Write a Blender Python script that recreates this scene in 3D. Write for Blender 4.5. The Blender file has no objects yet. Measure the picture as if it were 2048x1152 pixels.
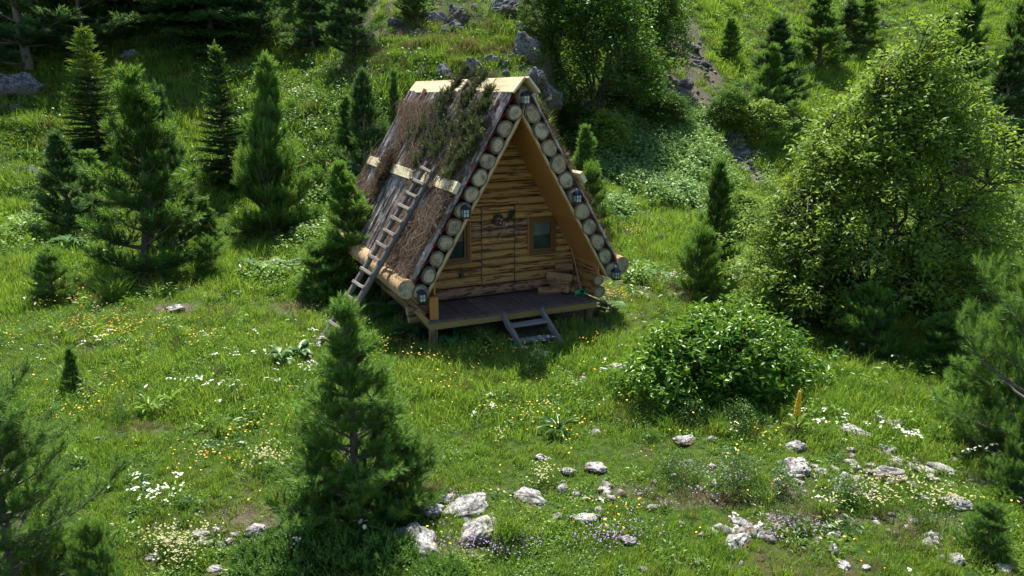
import bpy, math, random
import numpy as np
from mathutils import Vector, Matrix

sc = bpy.context.scene
C = sc.collection
PI = math.pi
R = math.radians

# ------------------------------------------------------------------ camera
FPX, PITCH = 1461.5, 0.2602
CAM = np.array([0.0, 0.0, 4.5])
cam = bpy.data.cameras.new('camera')
camo = bpy.data.objects.new('camera', cam)
C.objects.link(camo)
cam.sensor_width = 36.0
cam.lens = FPX / 2048 * 36.0
cam.clip_start = 0.1
cam.clip_end = 600
camo.location = CAM
camo.rotation_euler = (PI / 2 - PITCH, 0, 0)
sc.camera = camo

# ------------------------------------------------------------------ sky and sun
SUN_EL, SUN_AZ = R(64), R(-4)           # azimuth from +Y towards +X
world = bpy.data.worlds.new('World')
sc.world = world
world.use_nodes = True
wn = world.node_tree
bg = wn.nodes['Background']
sky = wn.nodes.new('ShaderNodeTexSky')
sky.sky_type = 'NISHITA'
sky.sun_disc = False
sky.sun_elevation = SUN_EL
sky.sun_rotation = SUN_AZ
sky.altitude = 1500
wn.links.new(sky.outputs[0], bg.inputs[0])
bg.inputs[1].default_value = 0.10
sun = bpy.data.lights.new('sun', 'SUN')
suno = bpy.data.objects.new('sun', sun)
C.objects.link(suno)
sun.energy = 4.6
sun.angle = R(0.53)
sun.color = (1.0, 0.955, 0.88)
sdir = Vector((math.cos(SUN_EL) * math.sin(SUN_AZ), math.cos(SUN_EL) * math.cos(SUN_AZ), math.sin(SUN_EL)))
suno.rotation_euler = sdir.to_track_quat('Z', 'Y').to_euler()
suno.location = (0, 0, 30)
sc.view_settings.view_transform = 'Standard'
sc.view_settings.look = 'None'
sc.view_settings.gamma = 1
sc.view_settings.use_curve_mapping = False
sc.view_settings.exposure = 0.97
sc.cycles.max_bounces = 6
sc.cycles.diffuse_bounces = 3
sc.cycles.transmission_bounces = 4
sc.cycles.transparent_max_bounces = 6
sc.cycles.use_denoising = True

# ------------------------------------------------------------------ noise and terrain height
def _lat(seed, n=64):
    return np.random.default_rng(seed).random((n, n))
def vnoise(x, y, seed=0):
    L = _lat(seed)
    x = np.asarray(x, float); y = np.asarray(y, float)
    xi = np.floor(x).astype(int); yi = np.floor(y).astype(int)
    fx = x - xi; fy = y - yi
    fx = fx * fx * (3 - 2 * fx); fy = fy * fy * (3 - 2 * fy)
    a = L[xi % 64, yi % 64]; b = L[(xi + 1) % 64, yi % 64]
    c = L[xi % 64, (yi + 1) % 64]; d = L[(xi + 1) % 64, (yi + 1) % 64]
    return a * (1 - fx) * (1 - fy) + b * fx * (1 - fy) + c * (1 - fx) * fy + d * fx * fy
def fbm(x, y, seed=0, o=4):
    s = 0; a = .5; t = 0
    for i in range(o):
        s = s + a * vnoise(x * 2 ** i, y * 2 ** i, seed + i); t += a; a *= .5
    return s / t
def sstep(v):
    v = np.clip(v, 0, 1)
    return v * v * (3 - 2 * v)

def ray(px, py):
    u = (px - 1024) / FPX; v = -(py - 576) / FPX
    return np.array([u, math.cos(PITCH) + v * math.sin(PITCH), -math.sin(PITCH) + v * math.cos(PITCH)])
def at(px, py, Y):
    r = ray(px, py)
    return CAM + r * (Y / r[1])

# survey points of the meadow and the slope behind it: picture point and distance
SURVEY = []
for row in [
    (1152, [(-300, 6.3), (500, 6.3), (1300, 6.1), (2300, 6.0)]),
    (1000, [(0, 7.5), (900, 7.55), (1500, 7.5), (2048, 7.5)]),
    (850, [(-300, 9.3), (400, 9.4), (900, 9.4), (1400, 9.35), (1700, 9.35), (2048, 9.6), (2400, 9.8)]),
    (700, [(-100, 12.0), (400, 12.3), (900, 12.65), (1300, 12.5), (1700, 12.7), (2048, 13.4), (2400, 14)]),
    (600, [(-100, 14.6), (400, 15.2), (800, 15.9), (1300, 15.8), (1700, 16.6), (2048, 17.6), (2400, 18)]),
    (500, [(-100, 17.6), (400, 19), (1300, 19.8), (1700, 22), (2048, 22.5), (2400, 23)]),
    (400, [(-200, 21), (400, 22.5), (700, 23), (1200, 24), (1500, 27), (2100, 28)]),
    (300, [(-200, 23.5), (400, 25.5), (700, 26.2), (1250, 28.5), (1500, 31), (2100, 34)]),
    (200, [(-200, 26.5), (400, 28.5), (700, 29), (1250, 32), (1500, 37), (2100, 42)]),
    (100, [(-200, 30), (400, 32), (700, 33), (1250, 37), (1500, 43), (1800, 48), (2100, 50)]),
    (0, [(-200, 33.5), (400, 36), (700, 37), (1250, 42), (1500, 50), (2100, 61)]),
    (-150, [(-200, 38), (400, 41), (900, 44), (1400, 56), (2100, 70)])]:
    for px, Y in row[1]:
        SURVEY.append(at(px, row[0], Y))
SURVEY += [np.array(p, float) for p in [(-18, -10, -.8), (0, -10, -1), (18, -10, -.9), (-9, 2, -.2), (0, 2, -.25), (9, 2, -.3),
           (-60, 100, 46), (0, 100, 46), (70, 110, 42), (-60, 50, 20), (75, 60, 9), (60, 20, 0), (-50, 15, 1.5)]]
SURVEY = np.array(SURVEY)
def _tps(d2):
    return d2 * np.log(d2 + 1e-9) * .5
_A = _tps(((SURVEY[:, None, :2] - SURVEY[None, :, :2]) ** 2).sum(-1))
_n = len(SURVEY)
_M = np.zeros((_n + 3, _n + 3))
_M[:_n, :_n] = _A + np.eye(_n) * 2.0
_P = np.c_[np.ones(_n), SURVEY[:, :2]]
_M[:_n, _n:] = _P; _M[_n:, :_n] = _P.T
_w = np.linalg.solve(_M, np.r_[SURVEY[:, 2], 0, 0, 0])
GX = np.arange(-80, 80.01, .4); GY = np.arange(-14, 112.01, .4)
def _height_exact(x, y):
    z = _w[_n] + _w[_n + 1] * x + _w[_n + 2] * y
    for i in range(_n):
        z = z + _w[i] * _tps((x - SURVEY[i, 0]) ** 2 + (y - SURVEY[i, 1]) ** 2)
    return z
_gx, _gy = np.meshgrid(GX, GY, indexing='ij')
HG = _height_exact(_gx, _gy)
def knoll(x, y):
    edge = 1.55 + .05 * (y - 27) + .9 * (vnoise(y * .45, 3.3, 5) - .5)
    return 2.5 * sstep((edge - x) / .75 + .5) * sstep((x + 9.5) / 6.5) * sstep((y - 21.5) / 5.5)
def base_height(x, y):
    x = np.asarray(x, float); y = np.asarray(y, float)
    u = np.clip((x - GX[0]) / .4, 0, len(GX) - 1.001); v = np.clip((y - GY[0]) / .4, 0, len(GY) - 1.001)
    i = u.astype(int); j = v.astype(int); fu = u - i; fv = v - j
    return HG[i, j] * (1 - fu) * (1 - fv) + HG[i + 1, j] * fu * (1 - fv) + HG[i, j + 1] * (1 - fu) * fv + HG[i + 1, j + 1] * fu * fv
def height(x, y):
    x = np.asarray(x, float); y = np.asarray(y, float)
    far = sstep((y - 17) / 10)
    z = base_height(x, y) + knoll(x, y)
    z = z + (.05 + .35 * far) * (fbm(x * .45, y * .45, 11, 3) - .5) + (.09 + .16 * far) * (fbm(x * 1.7, y * 1.7, 21, 3) - .5)
    # the cabin stands on level ground
    k = np.exp(-(((x - 0.0) / 3.0) ** 4 + ((y - 14.2) / 3.2) ** 4))
    z = z * (1 - k) + (.03 + .06 * (fbm(x * 2, y * 2, 31, 2) - .5)) * k
    return z
def ground(px, py):
    r = ray(px, py)
    Y = np.arange(4, 110, .06)
    P = CAM + r * (Y / r[1])[:, None]
    below = P[:, 2] < height(P[:, 0], P[:, 1])
    k = int(np.argmax(below)) if below.any() else len(Y) - 1
    x, y = P[k, 0], P[k, 1]
    return np.array([x, y, float(height(x, y))])

# ------------------------------------------------------------------ helpers
def tag(o, label=None, cat=None, group=None, kind=None):
    if label: o['label'] = label
    if cat: o['category'] = cat
    if group: o['group'] = group
    if kind: o['kind'] = kind
    return o
def link(name, data, parent=None):
    o = bpy.data.objects.new(name, data)
    C.objects.link(o)
    if parent is not None: o.parent = parent
    return o
def thing(name, label, cat, loc=(0, 0, 0), rot=(0, 0, 0), group=None):
    o = link(name, None)
    o.location = loc; o.rotation_euler = rot; o.empty_display_size = .1
    return tag(o, label, cat, group)
def mesh_np(name, V, F, mats, smooth=False, mi=None, attr=None):
    """V (n,3); F (m,k) array, or a list of such arrays"""
    me = bpy.data.meshes.new(name)
    Fs = [np.asarray(f) for f in (F if isinstance(F, list) else [F]) if len(f)]
    V = np.asarray(V, np.float32)
    me.vertices.add(len(V)); me.vertices.foreach_set('co', V.ravel())
    flat = np.concatenate([f.ravel() for f in Fs]).astype(np.int32)
    tot = np.concatenate([np.full(len(f), f.shape[1]) for f in Fs]).astype(np.int32)
    st = np.r_[0, np.cumsum(tot)[:-1]].astype(np.int32)
    me.loops.add(len(flat)); me.loops.foreach_set('vertex_index', flat)
    me.polygons.add(len(tot)); me.polygons.foreach_set('loop_start', st); me.polygons.foreach_set('loop_total', tot)
    if mi is not None: me.polygons.foreach_set('material_index', np.asarray(mi, np.int32))
    if smooth: me.polygons.foreach_set('use_smooth', np.ones(len(tot), bool))
    if attr is not None:
        a = me.attributes.new('rnd', 'FLOAT', 'FACE'); a.data.foreach_set('value', np.asarray(attr, np.float32))
    for m in mats: me.materials.append(m)
    me.update(); me.validate()
    return me
class MB:
    def __init__(s): s.v = []; s.f = []; s.m = []
    def add(s, V, F, m=0):
        b = len(s.v); s.v += [tuple(p) for p in V]
        for f in F: s.f.append([i + b for i in f]); s.m.append(m)
    def box(s, c, d, m=0, jit=0.0, rng=random):
        V = [(c[0] + sx * d[0] / 2 + rng.uniform(-jit, jit), c[1] + sy * d[1] / 2 + rng.uniform(-jit, jit), c[2] + sz * d[2] / 2 + rng.uniform(-jit, jit))
             for sz in (-1, 1) for sy in (-1, 1) for sx in (-1, 1)]
        s.add(V, [(0, 2, 3, 1), (4, 5, 7, 6), (0, 1, 5, 4), (2, 6, 7, 3), (0, 4, 6, 2), (1, 3, 7, 5)], m)
    def tube(s, pts, rad, seg=6, m=0, cap=None, close=True):
        pts = [Vector(p) for p in pts]; V = []; F = []
        for i, p in enumerate(pts):
            t = (pts[min(i + 1, len(pts) - 1)] - pts[max(i - 1, 0)])
            if t.length < 1e-6: t = Vector((0, 0, 1))
            t.normalize()
            a = t.cross(Vector((.13, .27, .95)))
            if a.length < .1: a = t.cross(Vector((1, 0, 0)))
            a.normalize(); b = t.cross(a)
            r = rad[i] if hasattr(rad, '__len__') else rad
            for k in range(seg):
                w = 2 * PI * k / seg
                V.append(p + a * (math.cos(w) * r) + b * (math.sin(w) * r))
        for i in range(len(pts) - 1):
            for k in range(seg):
                F.append((i * seg + k, i * seg + (k + 1) % seg, (i + 1) * seg + (k + 1) % seg, (i + 1) * seg + k))
        s.add(V, F, m)
        if close:
            b = len(s.v) - len(V)
            s.f.append([b + k for k in range(seg)][::-1]); s.m.append(m if cap is None else cap)
            s.f.append([b + (len(pts) - 1) * seg + k for k in range(seg)]); s.m.append(m if cap is None else cap)
    def mesh(s, name, mats, smooth=False):
        me = bpy.data.meshes.new(name)
        me.from_pydata([tuple(p) for p in s.v], [], s.f)
        for m in mats: me.materials.append(m)
        me.polygons.foreach_set('material_index', np.array(s.m, np.int32))
        if smooth: me.polygons.foreach_set('use_smooth', np.ones(len(s.f), bool))
        me.update()
        return me
    def build(s, name, mats, parent=None, smooth=False):
        return link(name, s.mesh(name, mats if isinstance(mats, list) else [mats], smooth), parent)
def frame_x(o, p0, p1, up=(0, 0, 1)):
    """place o so that its X runs from p0 to p1 (in its parent's space), its Z towards up"""
    p0 = Vector(p0); x = (Vector(p1) - p0); x.normalize()
    z = Vector(up); y = z.cross(x)
    if y.length < 1e-4: y = Vector((0, 1, 0)).cross(x)
    y.normalize(); z = x.cross(y)
    m = Matrix((x, y, z)).transposed().to_4x4(); m.translation = p0
    o.matrix_local = m
def bar(name, p0, p1, w, h, mats, parent, up=(0, 0, 1), jit=.003, bev=.012, nseg=3, seed=None):
    """board or beam along X with chamfered, slightly uneven edges"""
    rng = random.Random(seed if seed is not None else hash((round(p0[0], 3), round(p0[1], 3), round(p0[2], 3), round(p1[2], 3))))
    L = (Vector(p1) - Vector(p0)).length
    b = min(bev, w * .3, h * .3)
    prof = [(-w / 2 + b, -h / 2), (w / 2 - b, -h / 2), (w / 2, -h / 2 + b), (w / 2, h / 2 - b), (w / 2 - b, h / 2), (-w / 2 + b, h / 2), (-w / 2, h / 2 - b), (-w / 2, -h / 2 + b)]
    mb = MB(); V = []; F = []
    for i in range(nseg + 1):
        for (y, z) in prof:
            V.append((L * i / nseg + (rng.uniform(-jit, jit) if i in (0, nseg) else 0), y + rng.uniform(-jit, jit), z + rng.uniform(-jit, jit)))
    for i in range(nseg):
        for k in range(8):
            F.append((i * 8 + k, i * 8 + (k + 1) % 8, i * 8 + 8 + (k + 1) % 8, i * 8 + 8 + k))
    mb.add(V, F, 0); mb.add(V[:8], [tuple(range(7, -1, -1))], len(mats) - 1 if isinstance(mats, list) else 0)
    mb.add(V[-8:], [tuple(range(8))], len(mats) - 1 if isinstance(mats, list) else 0)
    o = mb.build(name, mats, parent)
    frame_x(o, p0, p1, up)
    return o
def log(name, p0, p1, ry, rz, mats, parent, up=(0, 0, 1), seg=14, nseg=6, jit=.06, seed=0, taper=1.0, skew=0):
    rng = random.Random(seed * 7 + int(p0[0] * 100) + int(p0[2] * 977))
    L = (Vector(p1) - Vector(p0)).length
    ph = [rng.uniform(0, 6.28) for _ in range(3)]
    V = []; F = []
    for i in range(nseg + 1):
        t = i / nseg; s = 1 + (taper - 1) * t
        for k in range(seg):
            w = 2 * PI * k / seg
            q = s * (1 + jit * (.5 * math.sin(2 * w + ph[0]) + .35 * math.sin(3 * w + ph[1] + t) + .3 * rng.uniform(-1, 1)))
            V.append((L * t, math.cos(w) * ry * q, math.sin(w) * rz * q))
    for i in range(nseg):
        for k in range(seg):
            F.append((i * seg + k, i * seg + (k + 1) % seg, (i + 1) * seg + (k + 1) % seg, (i + 1) * seg + k))
    mb = MB(); mb.add(V, F, 0)
    # end grain: bark ring then wood disc, slightly domed
    ins = rng.uniform(.70, .86)
    for e, base in ((0, V[:seg]), (1, V[-seg:])):
        x = base[0][0]; s = -1 if e == 0 else 1
        inner = [(x + s * .004, p[1] * ins, p[2] * ins) for p in base]
        W = list(base) + inner + [(x + s * .006, 0, 0)]
        ff = []; fm = []
        for k in range(seg):
            a, b, c, d = k, (k + 1) % seg, seg + (k + 1) % seg, seg + k
            mb_f = (a, d, c, b) if e == 1 else (a, b, c, d)
            ff.append(mb_f[::-1] if e == 1 else mb_f[::-1])
        mb.add(W, [f if e == 0 else f[::-1] for f in ff], 2 if len(mats) > 2 else 1)
        fan = [((seg + k, 2 * seg, seg + (k + 1) % seg) if e == 0 else (seg + k, seg + (k + 1) % seg, 2 * seg)) for k in range(seg)]
        mb.add(W, fan, 1)
    me = mb.mesh(name, mats)
    sm = np.array([len(p.vertices) == 4 for p in me.polygons]); me.polygons.foreach_set('use_smooth', sm)
    o = link(name, me, parent)
    frame_x(o, p0, p1, up)
    return o

# ------------------------------------------------------------------ materials
def nt(name):
    m = bpy.data.materials.new(name); m.use_nodes = True
    t = m.node_tree; t.nodes.clear()
    out = t.nodes.new('ShaderNodeOutputMaterial')
    return m, t, out
def N(t, typ, **kw):
    n = t.nodes.new(typ)
    for k, v in kw.items():
        if k == 'inp':
            for a, b in v.items(): n.inputs[a].default_value = b
        else: setattr(n, k, v)
    return n
def ramp(t, stops, fac=None, interp='LINEAR'):
    r = t.nodes.new('ShaderNodeValToRGB'); r.color_ramp.interpolation = interp
    el = r.color_ramp.elements
    while len(el) < len(stops): el.new(.5)
    for e, (p, c) in zip(el, stops):
        e.position = p; e.color = (*c, 1) if len(c) == 3 else c
    if fac is not None: t.links.new(fac, r.inputs[0])
    return r
def mix(t, a, b, fac, mode='MIX'):
    n = t.nodes.new('ShaderNodeMix'); n.data_type = 'RGBA'; n.blend_type = mode
    for s, v in ((0, fac), (6, a), (7, b)):
        if hasattr(v, 'is_linked') or isinstance(v, bpy.types.NodeSocket): t.links.new(v, n.inputs[s])
        else: n.inputs[s].default_value = v if s == 0 else ((*v, 1) if len(v) == 3 else v)
    return n.outputs[2]
def math_n(t, op, a, b=None):
    n = t.nodes.new('ShaderNodeMath'); n.operation = op
    for i, v in enumerate((a, b)):
        if v is None: continue
        if isinstance(v, bpy.types.NodeSocket): t.links.new(v, n.inputs[i])
        else: n.inputs[i].default_value = v
    return n.outputs[0]

def leaf_mat(name, dark, light, trans, tmix=.42, gloss=.05, rough=.4, patch=None, patch_scale=.35, dry=None):
    """dark/light: range over the 'rnd' of each leaf; trans: colour of light coming through"""
    m, t, out = nt(name)
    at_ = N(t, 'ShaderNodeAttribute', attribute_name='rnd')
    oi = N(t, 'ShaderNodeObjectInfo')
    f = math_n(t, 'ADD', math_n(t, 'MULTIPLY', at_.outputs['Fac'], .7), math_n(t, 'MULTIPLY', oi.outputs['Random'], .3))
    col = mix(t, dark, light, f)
    if patch:
        geo = N(t, 'ShaderNodeNewGeometry')
        no = N(t, 'ShaderNodeTexNoise', inp={'Scale': patch_scale, 'Detail': 3.0})
        t.links.new(geo.outputs['Position'], no.inputs['Vector'])
        pr = ramp(t, [(.40, (0, 0, 0)), (.62, (1, 1, 1))], no.outputs[0])
        col = mix(t, col, patch, math_n(t, 'MULTIPLY', pr.outputs[0], .6))
        if dry:
            no2 = N(t, 'ShaderNodeTexNoise', inp={'Scale': patch_scale * 2.3, 'Detail': 4.0})
            t.links.new(geo.outputs['Position'], no2.inputs['Vector'])
            pr2 = ramp(t, [(.56, (0, 0, 0)), (.70, (1, 1, 1))], no2.outputs[0])
            col = mix(t, col, dry, math_n(t, 'MULTIPLY', pr2.outputs[0], .6))
    d = N(t, 'ShaderNodeBsdfDiffuse'); t.links.new(col, d.inputs[0])
    tr = N(t, 'ShaderNodeBsdfTranslucent')
    t.links.new(mix(t, col, trans, .55), tr.inputs[0])
    ms = N(t, 'ShaderNodeMixShader'); ms.inputs[0].default_value = tmix
    t.links.new(d.outputs[0], ms.inputs[1]); t.links.new(tr.outputs[0], ms.inputs[2])
    g = N(t, 'ShaderNodeBsdfGlossy', inp={'Roughness': rough, 'Color': (.62, .75, .50, 1)})
    m2 = N(t, 'ShaderNodeMixShader'); m2.inputs[0].default_value = gloss
    t.links.new(ms.outputs[0], m2.inputs[1]); t.links.new(g.outputs[0], m2.inputs[2])
    t.links.new(m2.outputs[0], out.inputs[0])
    return m
def wood_mat(name, base, alt, streak, scale=(1.2, 14, 14), thr=(.5, .62), amt=.85, rough=.75, bump=.35, blotch=None, fine=1.0, bthr=(.5, .6)):
    m, t, out = nt(name)
    tc = N(t, 'ShaderNodeTexCoord'); oi = N(t, 'ShaderNodeObjectInfo')
    add = N(t, 'ShaderNodeVectorMath', operation='ADD')
    sc_ = N(t, 'ShaderNodeVectorMath', operation='SCALE'); sc_.inputs[3].default_value = 37.0
    cmb = N(t, 'ShaderNodeCombineXYZ')
    for i in range(3): t.links.new(oi.outputs['Random'], cmb.inputs[i])
    t.links.new(cmb.outputs[0], sc_.inputs[0])
    t.links.new(tc.outputs['Object'], add.inputs[0]); t.links.new(sc_.outputs[0], add.inputs[1])
    mp = N(t, 'ShaderNodeMapping'); mp.inputs['Scale'].default_value = scale
    t.links.new(add.outputs[0], mp.inputs[0])
    n1 = N(t, 'ShaderNodeTexNoise', inp={'Scale': 1.0, 'Detail': 5.0, 'Roughness': .65})
    t.links.new(mp.outputs[0], n1.inputs['Vector'])
    n2 = N(t, 'ShaderNodeTexNoise', inp={'Scale': 4.0 * fine, 'Detail': 4.0, 'Roughness': .6})
    t.links.new(mp.outputs[0], n2.inputs['Vector'])
    tone = math_n(t, 'ADD', math_n(t, 'MULTIPLY', n2.outputs[0], .8), math_n(t, 'MULTIPLY', oi.outputs['Random'], .35))
    col = mix(t, base, alt, ramp(t, [(.35, (0, 0, 0)), (.8, (1, 1, 1))], tone).outputs[0])
    st = ramp(t, [(thr[0], (0, 0, 0)), (thr[1], (1, 1, 1))], n1.outputs[0])
    col = mix(t, col, streak, math_n(t, 'MULTIPLY', st.outputs[0], amt))
    if blotch:
        n3 = N(t, 'ShaderNodeTexNoise', inp={'Scale': 5.0, 'Detail': 5.0, 'Roughness': .7})
        t.links.new(add.outputs[0], n3.inputs['Vector'])
        bl = ramp(t, [(bthr[0], (0, 0, 0)), (bthr[1], (1, 1, 1))], n3.outputs[0])
        col = mix(t, col, blotch, math_n(t, 'MULTIPLY', bl.outputs[0], .8))
    b = N(t, 'ShaderNodeBsdfPrincipled', inp={'Roughness': rough, 'Specular IOR Level': .3})
    t.links.new(col, b.inputs['Base Color'])
    bp = N(t, 'ShaderNodeBump', inp={'Strength': bump, 'Distance': .02})
    t.links.new(math_n(t, 'ADD', n2.outputs[0], n1.outputs[0]), bp.inputs['Height']); t.links.new(bp.outputs[0], b.inputs['Normal'])
    t.links.new(b.outputs[0], out.inputs[0])
    return m
def plain(name, col, rough=.6, metal=0, noise=.15, scale=8):
    m, t, out = nt(name)
    tc = N(t, 'ShaderNodeTexCoord')
    n = N(t, 'ShaderNodeTexNoise', inp={'Scale': scale, 'Detail': 4.0}); t.links.new(tc.outputs['Object'], n.inputs['Vector'])
    c2 = tuple(max(0, c * (1 - 2 * noise)) for c in col)
    r = ramp(t, [(.3, c2), (.7, tuple(min(1, c * (1 + noise)) for c in col))], n.outputs[0])
    b = N(t, 'ShaderNodeBsdfPrincipled', inp={'Roughness': rough, 'Metallic': metal})
    t.links.new(r.outputs[0], b.inputs['Base Color']); t.links.new(b.outputs[0], out.inputs[0])
    return m

M = {}
M['wall_log'] = wood_mat('peeled log', (.44, .25, .085), (.31, .16, .05), (.06, .02, .009), scale=(1.8, 24, 24), thr=(.53, .58), amt=.88)
M['wall_log_low'] = wood_mat('flecked log', (.36, .24, .15), (.27, .15, .08), (.06, .02, .012), scale=(5.2, 26, 26), thr=(.50, .55), amt=.9)
M['end_grain'] = wood_mat('log end grain', (.50, .42, .285), (.34, .27, .17), (.15, .11, .065), scale=(3, 7, 7), thr=(.48, .72), amt=.7, blotch=(.11, .09, .065), bthr=(.50, .64))
M['bark_ring'] = wood_mat('bark ring', (.11, .085, .055), (.20, .165, .11), (.035, .025, .018), scale=(8, 8, 8))
M['bark'] = wood_mat('purlin bark', (.13, .09, .065), (.2, .15, .11), (.04, .027, .02), scale=(3, 12, 12), bump=.7)
M['slab'] = wood_mat('grey bark slab', (.56, .51, .47), (.30, .25, .22), (.055, .036, .03), scale=(3.0, 10, 10), thr=(.45, .56), amt=.9, bump=1.0, blotch=(.17, .105, .07), bthr=(.48, .62))
M['slab_edge'] = wood_mat('slab edge', (.16, .14, .13), (.22, .2, .18), (.06, .05, .045), scale=(2, 30, 30))
M['soffit'] = wood_mat('orange lining board', (.46, .215, .065), (.38, .165, .045), (.22, .09, .03), scale=(.6, 10, 10), thr=(.55, .75), amt=.4, bump=.1)
M['new_wood'] = wood_mat('fresh sawn board', (.76, .66, .42), (.66, .53, .31), (.40, .26, .12), scale=(1.4, 14, 14), thr=(.52, .66), amt=.55, bump=.15)
M['eave_wood'] = wood_mat('peeled eave log', (.50, .33, .17), (.38, .22, .10), (.10, .055, .03), scale=(5, 9, 9), thr=(.53, .62), amt=.7, bump=.4)
M['yellow_beam'] = wood_mat('yellow beam', (.36, .26, .10), (.28, .19, .07), (.12, .08, .035), scale=(.9, 14, 14), thr=(.52, .66), amt=.6)
M['cream_board'] = wood_mat('pale barge board', (.52, .44, .28), (.44, .36, .21), (.25, .18, .09), scale=(.8, 12, 12), thr=(.55, .7), amt=.4, bump=.15)
M['deck'] = wood_mat('worn deck board', (.165, .125, .105), (.12, .09, .075), (.05, .034, .03), scale=(.9, 16, 16), thr=(.5, .68), amt=.6, bump=.3, blotch=(.09, .065, .055))
M['grey_wood'] = wood_mat('weathered grey wood', (.27, .25, .225), (.18, .165, .15), (.06, .05, .045), scale=(1.2, 18, 18), thr=(.52, .64), amt=.7, bump=.5)
M['ladder_wood'] = wood_mat('ladder pole', (.13, .115, .105), (.20, .175, .155), (.06, .045, .04), scale=(1.4, 20, 20), thr=(.5, .64), amt=.7, bump=.5)
M['rung_wood'] = wood_mat('rung board', (.27, .235, .19), (.2, .17, .135), (.14, .1, .07), scale=(3, 20, 20), thr=(.55, .7), amt=.5)
M['post_wood'] = wood_mat('split post', (.34, .22, .10), (.24, .15, .07), (.06, .035, .02), scale=(1.5, 18, 18), thr=(.48, .58), amt=.8, bump=.5)
M['casing'] = wood_mat('window casing', (.15, .078, .026), (.12, .06, .02), (.05, .022, .008), scale=(.8, 12, 12), thr=(.55, .7), amt=.3, rough=.45, bump=.05)
M['casing_edge'] = wood_mat('orange casing trim', (.40, .155, .045), (.34, .125, .035), (.2, .07, .02), scale=(.8, 12, 12), amt=.3)
M['firewood'] = wood_mat('split firewood', (.42, .25, .12), (.30, .165, .075), (.09, .045, .022), scale=(3, 22, 22), thr=(.5, .62), amt=.7, bump=.6)
M['fire_end'] = wood_mat('firewood end', (.52, .34, .18), (.4, .25, .12), (.13, .07, .035), scale=(9, 9, 9), amt=.5)
M['felt'] = plain('red roofing felt', (.50, .012, .03), .55, noise=.25)
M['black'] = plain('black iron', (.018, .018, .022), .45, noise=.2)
M['lantern_cap'] = plain('dark blue metal cap', (.014, .022, .045), .3, .3)
M['milk'] = plain('frosted lantern glass', (.50, .58, .53), .25, noise=.05)
M['wire'] = plain('galvanised wire', (.35, .35, .35), .4, .7)
M['green_plastic'] = plain('green plastic', (.008, .30, .085), .35, noise=.05)
M['handle'] = plain('broom handle', (.35, .24, .17), .5)
M['dark_straw'] = plain('dark bristle', (.05, .035, .02), .9)
M['trunk'] = wood_mat('pine bark', (.12, .09, .07), (.19, .155, .13), (.04, .03, .025), scale=(9, 9, 3), bump=.8)
M['twig_grey'] = plain('grey twig', (.20, .17, .14), .9, noise=.3)
M['limb'] = plain('dark limb bark', (.085, .07, .05), .9, noise=.3)
M['soil'] = plain('dark soil', (.05, .035, .02), 1)
# glass pane: dark tint painted for the unlit room behind, mirror-like skin
m, t, out = nt('window glass')
b = N(t, 'ShaderNodeBsdfPrincipled', inp={'Base Color': (.02, .045, .06, 1), 'Roughness': .03, 'IOR': 1.6, 'Alpha': .38})
tc = N(t, 'ShaderNodeTexCoord'); nn = N(t, 'ShaderNodeTexNoise', inp={'Scale': 2.0}); bp = N(t, 'ShaderNodeBump', inp={'Strength': .08, 'Distance': .02})
t.links.new(tc.outputs['Object'], nn.inputs['Vector']); t.links.new(nn.outputs[0], bp.inputs['Height']); t.links.new(bp.outputs[0], b.inputs['Normal'])
t.links.new(b.outputs[0], out.inputs[0]); M['glass'] = m

M['pine'] = leaf_mat('pine needles', (.018, .058, .018), (.18, .34, .055), (.30, .50, .04), tmix=.40, gloss=.04, rough=.5)
M['pine_blue'] = leaf_mat('blue green pine needles', (.016, .050, .022), (.125, .235, .065), (.18, .34, .05), tmix=.36, gloss=.04, rough=.5)
M['spruce'] = leaf_mat('spruce needles', (.012, .040, .012), (.045, .10, .020), (.10, .20, .02), tmix=.3, gloss=.03)
M['spruce_tip'] = leaf_mat('fresh spruce tips', (.06, .13, .02), (.19, .29, .03), (.32, .46, .03), tmix=.4, gloss=.03)
M['bough'] = leaf_mat('cut bough needles', (.022, .035, .018), (.15, .16, .065), (.12, .15, .04), tmix=.25, gloss=.03)
M['juniper'] = leaf_mat('juniper needles', (.020, .07, .018), (.17, .32, .05), (.16, .34, .03), tmix=.3, gloss=.05)
M['leaf'] = leaf_mat('willow leaves', (.07, .15, .025), (.23, .34, .05), (.44, .60, .05), tmix=.48, gloss=.05, rough=.5)
M['leaf_dark'] = leaf_mat('dark beech leaves', (.035, .09, .016), (.095, .18, .025), (.20, .38, .03), tmix=.42, gloss=.04)
M['leaf_gloss'] = leaf_mat('glossy shrub leaves', (.03, .10, .012), (.16, .31, .025), (.34, .56, .03), tmix=.44, gloss=.05, rough=.35)
M['nettle'] = leaf_mat('nettle leaves', (.11, .23, .05), (.34, .49, .19), (.40, .58, .12), tmix=.38, gloss=.05, rough=.45)
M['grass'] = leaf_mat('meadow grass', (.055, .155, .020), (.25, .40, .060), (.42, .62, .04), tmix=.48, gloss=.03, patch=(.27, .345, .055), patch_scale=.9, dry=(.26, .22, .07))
M['herb'] = leaf_mat('meadow herbs', (.045, .135, .020), (.20, .34, .045), (.38, .58, .03), tmix=.44, gloss=.04, patch=(.20, .30, .03), patch_scale=1.1)
M['darkleaf'] = leaf_mat('big coarse leaves', (.03, .085, .028), (.09, .18, .06), (.16, .34, .04), tmix=.34, gloss=.06)
M['stem'] = leaf_mat('flower stems', (.06, .15, .02), (.11, .22, .03), (.25, .4, .03), tmix=.4)
M['yellow'] = plain('yellow petals', (.80, .50, .02), .6, noise=.1)
M['orange'] = plain('orange petals', (.80, .22, .01), .6, noise=.1)
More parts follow.
